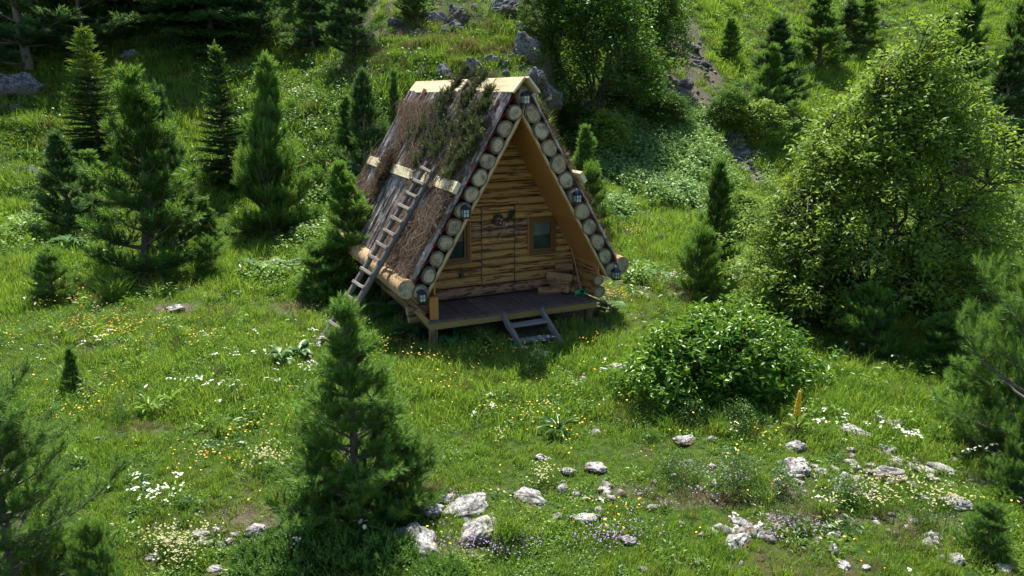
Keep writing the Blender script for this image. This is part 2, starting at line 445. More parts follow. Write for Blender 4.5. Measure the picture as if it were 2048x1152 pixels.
M['white'] = plain('white umbel', (.66, .68, .52), .7, noise=.1)
M['lilac'] = plain('lilac petals', (.34, .22, .42), .7, noise=.15)
M['creamfl'] = plain('cream bedstraw', (.48, .46, .20), .8, noise=.15)
M['straw'] = leaf_mat('dry brushwood', (.085, .055, .035), (.34, .24, .165), (.2, .13, .08), tmix=.12, gloss=.02)
M['dry_grass'] = leaf_mat('dry grass', (.14, .10, .045), (.28, .22, .11), (.3, .24, .1), tmix=.3, gloss=.02)

# limestone
def rock_mat(name, lo, hi, moss, mossamt):
    m, t, out = nt(name)
    tc = N(t, 'ShaderNodeTexCoord'); oi = N(t, 'ShaderNodeObjectInfo'); geo = N(t, 'ShaderNodeNewGeometry')
    n1 = N(t, 'ShaderNodeTexNoise', inp={'Scale': 5.0, 'Detail': 7.0, 'Roughness': .7}); t.links.new(geo.outputs['Position'], n1.inputs['Vector'])
    n2 = N(t, 'ShaderNodeTexNoise', inp={'Scale': 17.0, 'Detail': 6.0, 'Roughness': .75}); t.links.new(geo.outputs['Position'], n2.inputs['Vector'])
    vo = N(t, 'ShaderNodeTexVoronoi', feature='DISTANCE_TO_EDGE', inp={'Scale': 4.5}); 
    wv = mix(t, geo.outputs['Position'], n1.outputs['Color'], .18); t.links.new(wv, vo.inputs['Vector'])
    col = ramp(t, [(.30, tuple(c * .32 for c in lo)), (.43, lo), (.56, hi), (.8, tuple(min(.85, c * 1.15) for c in hi))], n2.outputs[0]).outputs[0]
    crack = ramp(t, [(.0, (.30, .28, .26)), (.045, (1, 1, 1))], vo.outputs[0]).outputs[0]
    col = mix(t, col, crack, .75, 'MULTIPLY')
    lic = ramp(t, [(.50, (0, 0, 0)), (.60, (1, 1, 1))], n1.outputs[0]).outputs[0]
    col = mix(t, col, tuple(c * .38 for c in lo), math_n(t, 'MULTIPLY', lic, .8))
    sx = N(t, 'ShaderNodeSeparateXYZ'); t.links.new(tc.outputs['Generated'], sx.inputs[0])
    low = ramp(t, [(.52, (1, 1, 1)), (.76, (0, 0, 0))], math_n(t, 'ADD', sx.outputs[2], math_n(t, 'MULTIPLY', math_n(t, 'SUBTRACT', n1.outputs[0], .5), .8))).outputs[0]
    col = mix(t, col, moss, math_n(t, 'MULTIPLY', low, mossamt))
    b = N(t, 'ShaderNodeBsdfPrincipled', inp={'Roughness': .9, 'Specular IOR Level': .2}); t.links.new(col, b.inputs['Base Color'])
    bp = N(t, 'ShaderNodeBump', inp={'Strength': .7, 'Distance': .03})
    t.links.new(math_n(t, 'ADD', n2.outputs[0], math_n(t, 'MULTIPLY', n1.outputs[0], 1.5)), bp.inputs['Height']); t.links.new(bp.outputs[0], b.inputs['Normal'])
    t.links.new(b.outputs[0], out.inputs[0]); return m
M['rock'] = rock_mat('white limestone', (.27, .255, .235), (.58, .56, .52), (.13, .075, .035), .9)
M['rock_grey'] = rock_mat('grey limestone', (.105, .105, .11), (.25, .25, .255), (.075, .065, .035), .8)

# ground sheet
m, t, out = nt('meadow soil')
geo = N(t, 'ShaderNodeNewGeometry')
n1 = N(t, 'ShaderNodeTexNoise', inp={'Scale': .5, 'Detail': 5.0, 'Roughness': .6}); t.links.new(geo.outputs['Position'], n1.inputs['Vector'])
n2 = N(t, 'ShaderNodeTexNoise', inp={'Scale': 9.0, 'Detail': 6.0, 'Roughness': .7}); t.links.new(geo.outputs['Position'], n2.inputs['Vector'])
ca = ramp(t, [(.3, (.02, .042, .010)), (.5, (.05, .09, .015)), (.7, (.10, .14, .025))], n2.outputs[0]).outputs[0]  # darkened so the gaps between the tufts read as shaded depth
cb = ramp(t, [(.3, (.03, .026, .012)), (.7, (.12, .10, .05))], n2.outputs[0]).outputs[0]
col = mix(t, ca, cb, ramp(t, [(.52, (0, 0, 0)), (.66, (1, 1, 1))], n1.outputs[0]).outputs[0])
att = N(t, 'ShaderNodeAttribute', attribute_name='bare')
cc = ramp(t, [(.3, (.06, .045, .03)), (.6, (.20, .17, .13)), (.8, (.30, .28, .24))], n2.outputs[0]).outputs[0]
col = mix(t, col, cc, att.outputs['Fac'])
b = N(t, 'ShaderNodeBsdfPrincipled', inp={'Roughness': 1.0, 'Specular IOR Level': .1}); t.links.new(col, b.inputs['Base Color'])
bp = N(t, 'ShaderNodeBump', inp={'Strength': 1.0, 'Distance': .06}); t.links.new(n2.outputs[0], bp.inputs['Height']); t.links.new(bp.outputs[0], b.inputs['Normal'])
t.links.new(b.outputs[0], out.inputs[0]); M['ground'] = m

# ------------------------------------------------------------------ the ground
def spaced(n, half, k):
    s = np.linspace(-1, 1, n); return half * np.sinh(k * s) / math.sinh(k)
BARE = []   # (x, y, rx, ry, amount) of bare, dry or stony spots
for px, py, rx, ry, a in [(1450, 1000, .8, .12, .8), (1640, 1040, .6, .12, .7), (1560, 985, .4, .15, .6), (1150, 765, .35, .25, .9), (1100, 815, .2, .15, .5), (520, 1040, .6, .25, .5),
                          (590, 615, .6, .5, .7), (1345, 580, .9, .5, .8), (1390, 130, 1.3, 2.6, .9), (1380, 60, 1.0, 2.0, .8), (1365, 185, 1.6, 2.0, .95), (1420, 225, 1.0, 2.0, .8), (1480, 300, .8, 1.6, 1.), (1500, 350, .7, 1.0, .9),
                          (290, 860, .5, .2, .3), (240, 690, .9, .4, .35), (350, 615, .45, .35, .8), (545, 525, .5, .4, .8), (1860, 1050, .5, .2, .6), (1250, 990, .3, .2, .5), (870, 1100, .5, .15, .6),
                          (1270, 430, .8, .8, .6)]:
    g = ground(px, py); BARE.append((g[0], g[1], rx, ry, a))
def bare(x, y):
    v = np.zeros_like(np.asarray(x, float))
    wob = .6 * (fbm(np.asarray(x) * 2.2, np.asarray(y) * 2.2, 41, 3) - .5)
    for bx, by, rx, ry, a in BARE:
        d = np.sqrt(((x - bx) / rx) ** 2 + ((y - by) / ry) ** 2) + wob * 1.6
        v = np.maximum(v, a * sstep((1.25 - d) / .6))
    v = np.maximum(v, .45 * sstep(knoll(x, y) / 1.5) * sstep((fbm(x * .9, y * .9, 44, 3) - .42) / .15))
    k = np.exp(-(((x - .1) / 2.3) ** 4 + ((y - 15.7) / 2.6) ** 4))
    return np.maximum(v, k)
xs = spaced(330, 78, 3.4); ys = 12 + spaced(360, 98, 3.2); ys = ys[(ys > -13) & (ys < 110)]
gx, gy = np.meshgrid(xs, ys, indexing='ij'); gz = height(gx, gy)
nx, ny = gx.shape
idx = np.arange(nx * ny).reshape(nx, ny)
Fq = np.stack([idx[:-1, :-1], idx[1:, :-1], idx[1:, 1:], idx[:-1, 1:]], -1).reshape(-1, 4)
me = mesh_np('ground', np.c_[gx.ravel(), gy.ravel(), gz.ravel()], Fq, [M['ground']], smooth=True)
ba = me.attributes.new('bare', 'FLOAT', 'POINT'); ba.data.foreach_set('value', bare(gx.ravel(), gy.ravel()).astype(np.float32))
tag(link('ground', me), 'grassy mountain meadow rising into a steep rocky slope behind the cabin', kind='structure')

# ------------------------------------------------------------------ the log cabin
CX, CY, CZ, CYAW = .185, 13.349, .545, .4331
def to_world(p):
    c, s = math.cos(CYAW), math.sin(CYAW)
    return np.array([CX + p[0] * c - p[1] * s, CY + p[0] * s + p[1] * c, CZ + p[2]])
def gz_local(x, y):
    w = to_world((x, y, 0)); return float(height(w[0], w[1])) - CZ
cabin = thing('log_cabin', 'steep A-frame log cabin on posts with a bark slab roof', 'cabin', (CX, CY, CZ), (0, 0, CYAW))
AP = 3.91; EX, EZ = 2.0, .55; D = 5.95; WW = 1.09
SL = math.hypot(EX, AP - EZ)
def roof_pt(side, s, off, y):
    """s metres down from the apex along the log line, off metres outward"""
    dx, dz = side * EX / SL, -(AP - EZ) / SL
    nx_, nz_ = side * (AP - EZ) / SL, EX / SL
    return (dx * s + nx_ * off, y, AP + dz * s + nz_ * off)
def roof_n(side): return (side * (AP - EZ) / SL, 0, EX / SL)
rg = random.Random(4)
# purlin logs whose sawn ends show along the gable
log('purlin_log', (0, -.03, AP), (0, D, AP), .125, .185, [M['bark'], M['end_grain'], M['bark_ring']], cabin, seed=1)
for side, n in ((-1, 12), (1, 11)):
    for k in range(1, n + 1):
        s = SL * k / n
        p = roof_pt(side, s, rg.uniform(-.012, .012), -.02 + rg.uniform(-.03, .03))
        q = roof_pt(side, s, 0, D + rg.uniform(-.05, .05))
        half = SL / n / 2
        log('purlin_log', p, q, half * .90 * rg.uniform(.88, 1.06), half * .98 * rg.uniform(.93, 1.05), [M['bark'], M['end_grain'], M['bark_ring']], cabin,
            up=(side * EX / SL, 0, -(AP - EZ) / SL), seed=k + 20 * (side + 1), jit=.11)
    # red felt over the purlins, wavy between the logs
    V = []; F = []
    ns = 48
    for j, y in enumerate((.075, .09, D * .5, D)):
        for i in range(ns + 1):
            s = SL * 1.0 * i / ns
            ph = abs(math.sin(PI * (s / (SL / n)) + PI / 2))
            V.append(roof_pt(side, s + .05, .138 - .03 * ph * (1 if j < 2 else .2), y))
    for j in range(3):
        for i in range(ns):
            a = j * (ns + 1) + i; F.append((a, a + 1, a + ns + 2, a + ns + 1))
    mb = MB(); mb.add(V, F); fo = mb.build('roofing_felt', [M['felt']], cabin)
    so = fo.modifiers.new('solid', 'SOLIDIFY'); so.thickness = .012; so.offset = 0
    # pale barge board below the log ends and the orange lining boards behind it
    bar('barge_board', roof_pt(side, .10, -.15, .03), roof_pt(side, SL + .05, -.15, .03), .05, .055, [M['cream_board']], cabin, up=roof_n(side), jit=.004)
    nb = 11
    for k in range(nb):
        s0, s1 = .14 + (SL - .1) * k / nb, .14 + (SL - .1) * (k + 1) / nb
        sm = (s0 + s1) / 2
        bar('lining_board', roof_pt(side, sm, -.178, .01), roof_pt(side, sm, -.178, WW + .25), (s1 - s0) - .003, .022, [M['soffit']], cabin, up=roof_n(side), jit=.0015, bev=.004, nseg=1)
    # bark slabs running down the slope
    y = .0
    while y < D - .06:
        w = rg.uniform(.13, .24)
        s0 = rg.uniform(.02, .10); s1 = SL + rg.uniform(.02, .16)
        off = .150 + rg.uniform(0, .055)
        seg = 7; nl = 8; V = []; F = []; L = s1 - s0
        ph = rg.uniform(0, 6)
        for i in range(nl + 1):
            x = L * i / nl
            ww_ = w * (1 + .08 * math.sin(ph + i * 1.3)) * .5
            sh = .015 * math.sin(ph * 2 + i * .9)
            for k in range(seg):
                a = PI * k / (seg - 1)
                V.append((x, math.cos(a) * ww_ * 1.04 + sh, math.sin(a) * (w * .42) * (1 + .18 * rg.uniform(-1, 1)) + .0))
        for i in range(nl):
            for k in range(seg):
                F.append((i * seg + k, i * seg + (k + 1) % seg, (i + 1) * seg + (k + 1) % seg, (i + 1) * seg + k))
        mb = MB(); mb.add(V, F, 0); mb.add(V[:seg], [tuple(range(seg))[::-1]], 1); mb.add(V[-seg:], [tuple(range(seg))], 1)
        o = mb.build('bark_slab', [M['slab'], M['slab_edge']], cabin)
        frame_x(o, roof_pt(side, s0, off, y + w / 2), roof_pt(side, s1, off, y + w / 2), up=roof_n(side))
        y += w * .97
    # thick side wall logs below the eave
    for k, (z, r) in enumerate(((.13, .125), (.36, .115))):
        log('side_wall_log', (side * 1.72, (.0 if side > 0 else .3) + .04 * k, z), (side * 1.72, D - .1, z), r, r, [M['wall_log'], M['end_grain'], M['bark_ring']], cabin, seed=60 + k)
    bar('side_plank', (side * 1.715, .05, .585), (side * 1.715, WW + .1, .585), .035, .25, [M['soffit']], cabin, jit=.002)
    for q in range(3): bar('side_board', (side * 1.675, .16, .10 + .2 * q), (side * 1.675, WW + .05, .10 + .2 * q), .03, .194, [M['wall_log']], cabin, jit=.002, bev=.004, nseg=1)
    # log lying along the eave
    log('eave_log', (side * 2.25, (.0 if side < 0 else .03), .62), (side * 2.25, D - .15, .62), .165, .18, [M['eave_wood'], M['end_grain'], M['eave_wood']], cabin, seed=80, jit=.05)
# ridge cap: two boards on the left, one on the right
for side, ys_ in ((-1, ((-.15, 1.03), (1.09, 1.95), (2.55, 6.05))), (1, ((-.22, 1.9), (2.7, 6.0)))):
    for a, b_ in ys_:
        bar('ridge_board', (side * .128, a, 4.10), (side * .128, b_, 4.10 + rg.uniform(-.012, .012)), .34, .035, [M['new_wood']], cabin, up=(side * .76, 0, .65), jit=.003, bev=.004)
# battens across the slabs
def batten(side, ya, yb, z0):
    s = (AP - z0) / ((AP - EZ) / SL)
    p, q = roof_pt(side, s, .30, ya), roof_pt(side, s, .30, yb)
    bar('roof_batten', p, q, .21, .08, [M['new_wood']], cabin, up=roof_n(side), jit=.003, bev=.006)
batten(-1, -.02, 2.45, 2.2); batten(-1, 2.5, 4.1, 2.18); batten(-1, 4.35, 6.1, 2.2); batten(1, -.1, 6.0, 2.28)
log('round_rafter', roof_pt(-1, .02, .30, 4.62), roof_pt(-1, 1.0, .30, 4.62), .045, .045, [M['eave_wood'], M['end_grain'], M['eave_wood']], cabin, seg=8, seed=3)

# gable wall of stacked logs, cut round the door and the two windows
def xlim(z): return max(.02, EX / (AP - EZ) * (AP - z) - .16)
rows = []; z = .02
for h in (.22, .20, .17, .155): rows.append((z, z + h)); z += h
while z < AP - .2:
    h = rg.uniform(.13, .165); rows.append((z, z + h)); z += h
DOOR = (-.39, .33, .20, 1.86); WIN = [(.64, 1.26, .775, 1.545), (-1.27, -.64, .74, 1.545)]
door = None
mb = MB(); mb.box(((DOOR[0] + DOOR[1]) / 2, WW + .06, (DOOR[2] + DOOR[3]) / 2), (DOOR[1] - DOOR[0] - .03, .04, DOOR[3] - DOOR[2] - .02))
door = mb.build('door', [M['casing']], cabin)
for i, (a, b_) in enumerate(rows):
    zc = (a + b_) / 2; X = xlim(b_) + .04
    if a < .6: X = 1.66
    cuts = [(-X, X)]
    blocks = [w for w in WIN if a < w[3] - .03 and b_ > w[2] + .03]
    isd = a > DOOR[2] - .03 and b_ < DOOR[3] + .05
    if isd: blocks = blocks + [DOOR]
    for bl in blocks:
        new = []
        for c0, c1 in cuts:
            if bl[1] <= c0 or bl[0] >= c1: new.append((c0, c1)); continue
            if bl[0] - .012 > c0: new.append((c0, bl[0] - .012))
            if bl[1] + .012 < c1: new.append((bl[1] + .012, c1))
        cuts = new
    mt_ = [M['wall_log'], M['end_grain'], M['end_grain']]
    mt = [M['wall_log_low'] if i < 1 or i in (7, 8) else M['wall_log'], M['end_grain'], M['end_grain']]
    for bl in WIN + ([DOOR] if False else []):      # thin filler pieces above and below the casings
        for lo, hi in ((max(a, bl[3]), b_), (a, min(b_, bl[2]))):
            if bl in blocks and hi - lo > .025:
                log('wall_log', (bl[0] - .01, WW, (lo + hi) / 2), (bl[1] + .01, WW, (lo + hi) / 2), .07, (hi - lo) / 2, mt_, cabin, seg=12, nseg=3, seed=i + 200, jit=.04)
    for c0, c1 in cuts:
        if c1 - c0 < .05: continue
        log('wall_log', (c0, WW + rg.uniform(-.012, .008), zc), (c1, WW + rg.uniform(-.012, .008), zc + rg.uniform(-.012, .012)), .075, (b_ - a) / 2 * .985, mt, cabin, seg=12, nseg=max(2, int((c1 - c0) * 3)), seed=i, jit=.05)
    if isd:
        log('door_log', (DOOR[0] + .012, WW - .01, zc), (DOOR[1] - .012, WW - .005, zc + .008), .075, (b_ - a) / 2 * .985, mt, door, seg=12, nseg=3, seed=i + 50, jit=.05)
mb = MB(); mb.add([(-1.75, WW + .10, 0), (1.75, WW + .10, 0), (1.75, WW + .10, .9), (.02, WW + .10, AP - .25), (-.02, WW + .10, AP - .25), (-1.75, WW + .10, .9)], [(0, 1, 2, 3, 4, 5)])
bk = mb.build('gap_backing', [M['dark_straw']], cabin); bk.modifiers.new('s', 'SOLIDIFY').thickness = .03  # dark sheet paints shade into the gaps between the wall logs
# strap hinge, latch, wreath and whisk on the door
bar('hinge', (-.40, WW - .085, .97), (-.22, WW - .085, .975), .03, .04, [M['black']], door, up=(0, -1, 0), jit=.004)
mb = MB(); mb.tube([(.318, WW - .083, .25), (.32, WW - .088, 1.0), (.318, WW - .083, 1.85)], .006, 5); mb.tube([(-.37, WW - .083, 1.85), (.32, WW - .083, 1.83)], .005, 5)
mb.build('door_wire', [M['black']], door)
mb = MB()
for k in range(3): mb.box((-.84 + .012 * k, WW - .095, .53 - .02 * k), (.085, .03, .05), jit=.012, rng=rg)
mb.tube([(-.84, WW - .1, .55), (-.835, WW - .095, .72)], .004, 4)
mb.build('iron_knot', [M['black']], cabin)
for (a, b_, c, d) in WIN:
    mb = MB(); cy = WW - .055; w = .065
    for bx in (((a + b_) / 2, cy, d - w / 2, b_ - a, w), ((a + b_) / 2, cy, c + w / 2, b_ - a, w)): mb.box((bx[0], bx[1], bx[2]), (bx[3], .07, bx[4]))
    for x in (a + w / 2, b_ - w / 2): mb.box((x, cy, (c + d) / 2), (w, .069, d - c - 2 * w))
    win = mb.build('window', [M['casing']], cabin)
    bv = win.modifiers.new('b', 'BEVEL'); bv.width = .006
    mb = MB(); w2 = .05; ia, ib, ic, id_ = a + w, b_ - w, c + w, d - w
    mb.box(((ia + ib) / 2, cy + .012, id_ - w2 / 2), (ib - ia, .05, w2)); mb.box(((ia + ib) / 2, cy + .012, ic + w2 / 2), (ib - ia, .05, w2))
    for x in (ia + w2 / 2, ib - w2 / 2): mb.box((x, cy + .012, (ic + id_) / 2), (w2, .049, id_ - ic - 2 * w2))
    mb.build('sash', [M['casing']], win)
    mb = MB(); mb.box(((a + b_) / 2, cy + .022, (c + d) / 2), (b_ - a - .2, .012, d - c - .2)); mb.build('pane', [M['glass']], win)
    mb = MB(); mb.box((a - .012 if a > 0 else b_ + .012, cy + .01, (c + d) / 2), (.024, .085, d - c + .02)); mb.build('trim', [M['casing_edge']], win)
    mb = MB()
    for q in range(9): mb.box((a + .10 + (b_ - a - .2) * (q + .5) / 9, cy + .04 + .006 * (q % 2), d - .12 - .13), ((b_ - a - .2) / 9, .008, .26))
    mb.build('curtain', [M['milk']], win)
    mb = MB(); mb.box(((a + b_) / 2, cy + .062, (c + d) / 2), (b_ - a - .12, .012, d - c - .12)); mb.build('black_backing', [M['black']], win)  # black panel paints the unlit room behind the pane
# deck
xd = [-1.89, -1.62, -1.20, -.76, -.33, .12, .52, .93, 1.30, 1.64]
for a, b_ in zip(xd[:-1], xd[1:]):
    xm = (a + b_) / 2
    bar('deck_board', (xm, -.09 + rg.uniform(-.012, .012), -.02 + rg.uniform(-.003, .003)), (xm, WW + .06, -.02), b_ - a - .012, .035, [M['deck']], cabin, jit=.003, bev=.005)
bar('deck_beam', (-1.86, -.03, -.105), (1.62, -.03, -.105), .09, .13, [M['yellow_beam'], M['end_grain']], cabin, bev=.01)
bar('deck_beam', (-1.7, 1.2, -.12), (1.6, 1.2, -.12), .12, .14, [M['yellow_beam'], M['end_grain']], cabin)
for k, x in enumerate((-1.78, 1.55)):
    bar('side_beam', (x, .03, -.125), (x, D - .2, -.125), .13, .15, [M['post_wood'], M['end_grain']], cabin)
mb = MB(); mb.box((0, D * .5 + .7, -.06), (3.4, D - 1.7, .08)); mb.build('floor_slab', [M['deck']], cabin)
# back wall closing the house
mb = MB(); mb.add([(-1.7, D - .3, 0), (1.7, D - .3, 0), (1.7, D - .3, .6), (0, D - .3, AP - .2), (-1.7, D - .3, .6)], [(0, 1, 2, 3, 4)])
bw = mb.build('back_wall', [M['wall_log']], cabin); bw.modifiers.new('s', 'SOLIDIFY').thickness = .1
for (x, y, s) in ((-1.78, .0, .15), (-1.75, 1.25, .15), (1.55, .12, .14), (-.05, 1.0, .15), (1.5, 1.3, .15), (-1.7, 3.5, .16), (1.5, 3.5, .16), (-1.7, 5.6, .16), (1.5, 5.6, .16), (0, 4, .16)):
    g = gz_local(x, y) - .1
    bar('post', (x, y, g), (x, y, -.175 if y > .05 or x > 0 else -.02), s, s * .9, [M['post_wood'], M['end_grain']], cabin, up=(0, -1, 0), jit=.01, bev=.02, nseg=4)
bar('corner_board', (-1.74, .03, -.015), (-1.74, .03, .42), .16, .06, [M['soffit']], cabin, up=(0, -1, 0))
bar('brace', (-2.08, -.02, .22), (-1.80, -.05, -.16), .10, .06, [M['post_wood'], M['end_grain']], cabin, up=(0, -1, 0), jit=.006)
bar('brace', (-2.2, .25, .42), (-1.86, .22, .06), .09, .09, [M['post_wood'], M['end_grain']], cabin, up=(0, -1, 0), jit=.006)
log('sill_log', (-2.15, .35, .12), (-1.6, .35, .12), .10, .10, [M['post_wood'], M['end_grain'], M['post_wood']], cabin, seg=10, seed=9)
log('sill_log', (-2.1, .45, -.07), (-1.6, .45, -.07), .085, .085, [M['post_wood'], M['end_grain'], M['post_wood']], cabin, seg=10, seed=10)

def in_cabin(name, label, cat, p, rot=(0, 0, 0), group=None):
    w = to_world(p)
    return thing(name, label, cat, tuple(w), (rot[0], rot[1], rot[2] + CYAW), group)

# wooden steps
st = in_cabin('wooden_steps', 'grey wooden steps with two treads leaning on the cabin deck', 'steps', (0, -.1, 0))
zb = gz_local(0, -.9) - .04
for x in (-.44, .36):
    bar('stringer', (x, -.02, -.05), (x + .03, -.98, zb - .03), .06, .14, [M['grey_wood'], M['end_grain']], st, jit=.01, bev=.02, nseg=5)
for k, (y, z) in enumerate(((-.24, -.20), (-.52, -.42))):
    bar('tread', (-.40, y, z), (.35, y + .005, z + .005), .21, .045, [M['grey_wood']], st, jit=.006)

# ladder leaning on the left slope of the roof
la = in_cabin('ladder', 'homemade grey wooden ladder leaning on the bark roof', 'ladder', (0, 0, 0))
T0, T1 = Vector((-1.20, 1.25, 2.62)), Vector((-1.22, 1.72, 2.66))
B0 = Vector((-3.62, .42, gz_local(-3.62, .42))); B1 = Vector((-3.72, .86, gz_local(-3.72, .86)))
for p, q, r in ((T0, B0, .062), (T1, B1, .054)):
    log('rail', tuple(q), tuple(p), r, r * 1.05, [M['ladder_wood'], M['end_grain'], M['ladder_wood']], la, seg=8, nseg=10, jit=.12, seed=int(r * 1000), taper=.8)
nr = 14
slope = (T0 - B0).normalized(); upn = Vector((0, 1, 0)).cross(slope).normalized()
if upn.z < 0: upn = -upn
for k in range(nr):
    t = .06 + .90 * k / (nr - 1)
    a = B0.lerp(T0, t) + upn * .055; b_ = B1.lerp(T1, t) + upn * .055
    e = (b_ - a).normalized() * .035
    bar('rung', tuple(a - e), tuple(b_ + e), .065, .035, [M['rung_wood']], la, up=tuple(upn), jit=.005, seed=k)

# lanterns
def lantern_meshes():
    r = {}
    mb = MB()
    mb.box((0, 0, .012), (.115, .115, .024)); mb.box((0, 0, .135), (.11, .11, .012))
    for sx in (-1, 1):
        for sy in (-1, 1): mb.box((sx * .048, sy * .048, .078), (.012, .012, .108))
    mb.box((0, -.052, .078), (.006, .006, .108)); mb.box((0, -.052, .082), (.09, .006, .006)); mb.box((-.052, 0, .078), (.006, .006, .108))
    r['frame'] = mb.mesh('frame', [M['lantern_cap']])
    mb = MB(); mb.box((0, 0, .077), (.088, .088, .102)); r['glass'] = mb.mesh('glass', [M['milk']])
    mb = MB(); w = .066
    V = [(-w, -w, .141), (w, -w, .141), (w, w, .141), (-w, w, .141), (-w * .72, -w * .72, .172), (w * .72, -w * .72, .172), (w * .72, w * .72, .172), (-w * .72, w * .72, .172), (-.02, -.02, .2), (.02, -.02, .2), (.02, .02, .2), (-.02, .02, .2)]
    F = [(3, 2, 1, 0)] + [(i, (i + 1) % 4, 4 + (i + 1) % 4, 4 + i) for i in range(4)] + [(4 + i, 4 + (i + 1) % 4, 8 + (i + 1) % 4, 8 + i) for i in range(4)] + [(8, 9, 10, 11)]
    mb.add(V, F); r['cap'] = mb.mesh('cap', [M['lantern_cap']])
    mb = MB(); mb.tube([(.03 * math.cos(a), 0, .205 + .025 * math.sin(a)) for a in [PI * i / 8 for i in range(9)]], .003, 5)
    mb.tube([(0, .0, .23), (0, .07, .235)], .004, 5); r['hook'] = mb.mesh('hook', [M['wire']])
    return r
LM = lantern_meshes()
for (x, z), lab in (((0, AP - .03), 'small dark blue lantern hanging at the peak of the gable'),
                    ((-EX * 7 / 12, AP - (AP - EZ) * 7 / 12), 'small lantern hanging halfway down the left gable edge, left of the door'),
                    ((-EX - .01, EZ - .04), 'small lantern on the lowest left log end above the deck post'),
                    ((EX * 6 / 11, AP - (AP - EZ) * 6 / 11), 'small lantern halfway down the right gable edge above the firewood'),
                    ((EX + .01, EZ - .05), 'small lantern on the lowest right log end beyond the broom')):
    L = in_cabin('lantern', lab, 'lantern', (x, -.125, z - .12), group='lanterns hanging on the gable logs')
    L.scale = (1.18, 1.18, 1.18)
    for k in ('frame', 'glass', 'cap', 'hook'): link(k, LM[k], L)

# wreath and whisk hanging on the door
wr = in_cabin('wreath', 'small dark round wreath with tiny red and white balls on the cabin door', 'wreath', (-.04, WW - .11, 1.55))
mb = MB()
for k in range(60):
    a = 2.4 * k; r = .105 * math.sqrt((k + 4) / 64) + rg.uniform(-.01, .01)
    mb.box((r * math.cos(a), rg.uniform(-.01, .01), r * math.sin(a)), (.034, .030, .034), jit=.010, rng=rg)
mb.build('ring', [M['black']], wr)
for k in range(11):
    a = rg.uniform(0, 6.28); r = rg.choice((.05, .035, .07))
    mb = MB(); c = Vector((r * math.cos(a), -.03, r * math.sin(a)))
    mb.tube([c + Vector((0, 0, -.012)), c + Vector((0, 0, -.006)), c + Vector((0, 0, .006)), c + Vector((0, 0, .012))], [.003, .012, .012, .003], 6)
    mb.build('ball', [rg.choice((M['orange'], M['felt'], M['white']))], wr)
wk = in_cabin('whisk', 'long handled dark bristle whisk hanging slanted on the door', 'whisk', (-.13, WW - .10, 1.01))
mb = MB(); mb.tube([(0, 0, 0), (.12, -.01, .2), (.25, -.02, .43)], .009, 6); mb.build('handle', [M['handle']], wk)
mb = MB(); mb.tube([(.245, -.02, .42), (.27, -.02, .47)], .016, 6); mb.build('ferrule', [M['wire']], wk)
mb = MB()
for k in range(60):
    a = Vector((.265, -.02, .46)); e = a + Vector((.13 + rg.uniform(-.055, .055), rg.uniform(-.03, .03), .25 + rg.uniform(-.06, .05)))
    mb.tube([a, (a + e) / 2 + Vector((rg.uniform(-.03, .03), 0, rg.uniform(-.02, .02))), e], [.004, .007, .002], 3, close=False)
mb.build('bristles', [M['dark_straw']], wk)

# broom
br = in_cabin('broom', 'green headed broom standing on the deck beside the firewood', 'broom', (1.50, .34, 0))
mb = MB(); mb.tube([(0, 0, .09), (.04, .30, .5), (.06, .56, .88)], .015, 8); mb.build('handle', [M['handle']], br)
mb = MB(); V = []
for (w, dz, d) in ((.15, .045, .035), (.17, .075, .03), (.13, .115, .02), (.04, .125, .018)):
    V += [(-w, -d, dz), (w, -d, dz), (w, d, dz), (-w, d, dz)]
F = [(3, 2, 1, 0)] + [(4 * j + i, 4 * j + (i + 1) % 4, 4 * j + 4 + (i + 1) % 4, 4 * j + 4 + i) for j in range(3) for i in range(4)] + [(12, 13, 14, 15)]
mb.add(V, F); mb.build('head', [M['green_plastic']], br)
mb = MB(); mb.box((0, -.033, .088), (.085, .012, .055)); mb.build('clip', [M['black']], br)
mb = MB()
for k in range(40): 
    x = -.15 + .3 * k / 39
    mb.tube([(x, rg.uniform(-.02, .02), .05), (x * 1.1, rg.uniform(-.04, .03), .002)], .005, 3, close=False)
mb.build('bristles', [M['green_plastic']], br)

# firewood heap in the right corner of the porch
def firewood(p0, p1, r, lab, seed, roll):
    rr = random.Random(seed); c = (Vector(p0) + Vector(p1)) / 2
    t_ = in_cabin('firewood_piece', lab, 'firewood', p0, group='firewood heaped in the porch corner')
    L = (Vector(p1) - Vector(p0)).length
    arc = [(math.cos(a) * r, math.sin(a) * r) for a in [R(200 + 140 * i / 6) for i in range(7)]]
    prof = arc + [(.35 * r * rr.uniform(.7, 1.3), .45 * r * rr.uniform(.6, 1.2)), (-.4 * r, .5 * r * rr.uniform(.6, 1.2))]
    n = len(prof); V = []; F = []
    for i in range(5):
        for (y, z) in prof: V.append((L * i / 4, y + rr.uniform(-.006, .006), z + rr.uniform(-.006, .006)))
    for i in range(4):
        for k in range(n): F.append((i * n + k, i * n + (k + 1) % n, (i + 1) * n + (k + 1) % n, (i + 1) * n + k))
    mb = MB(); mb.add(V, F, 0); mb.add(V[:n], [tuple(range(n))[::-1]], 1); mb.add(V[-n:], [tuple(range(n))], 1)
    o = mb.build('split_log', [M['firewood'], M['fire_end']], t_)
    d = (Vector(p1) - Vector(p0)).normalized(); up = Vector((math.sin(roll), 0, math.cos(roll)))
    frame_x(o, (0, 0, 0), tuple(d), up=tuple(up))
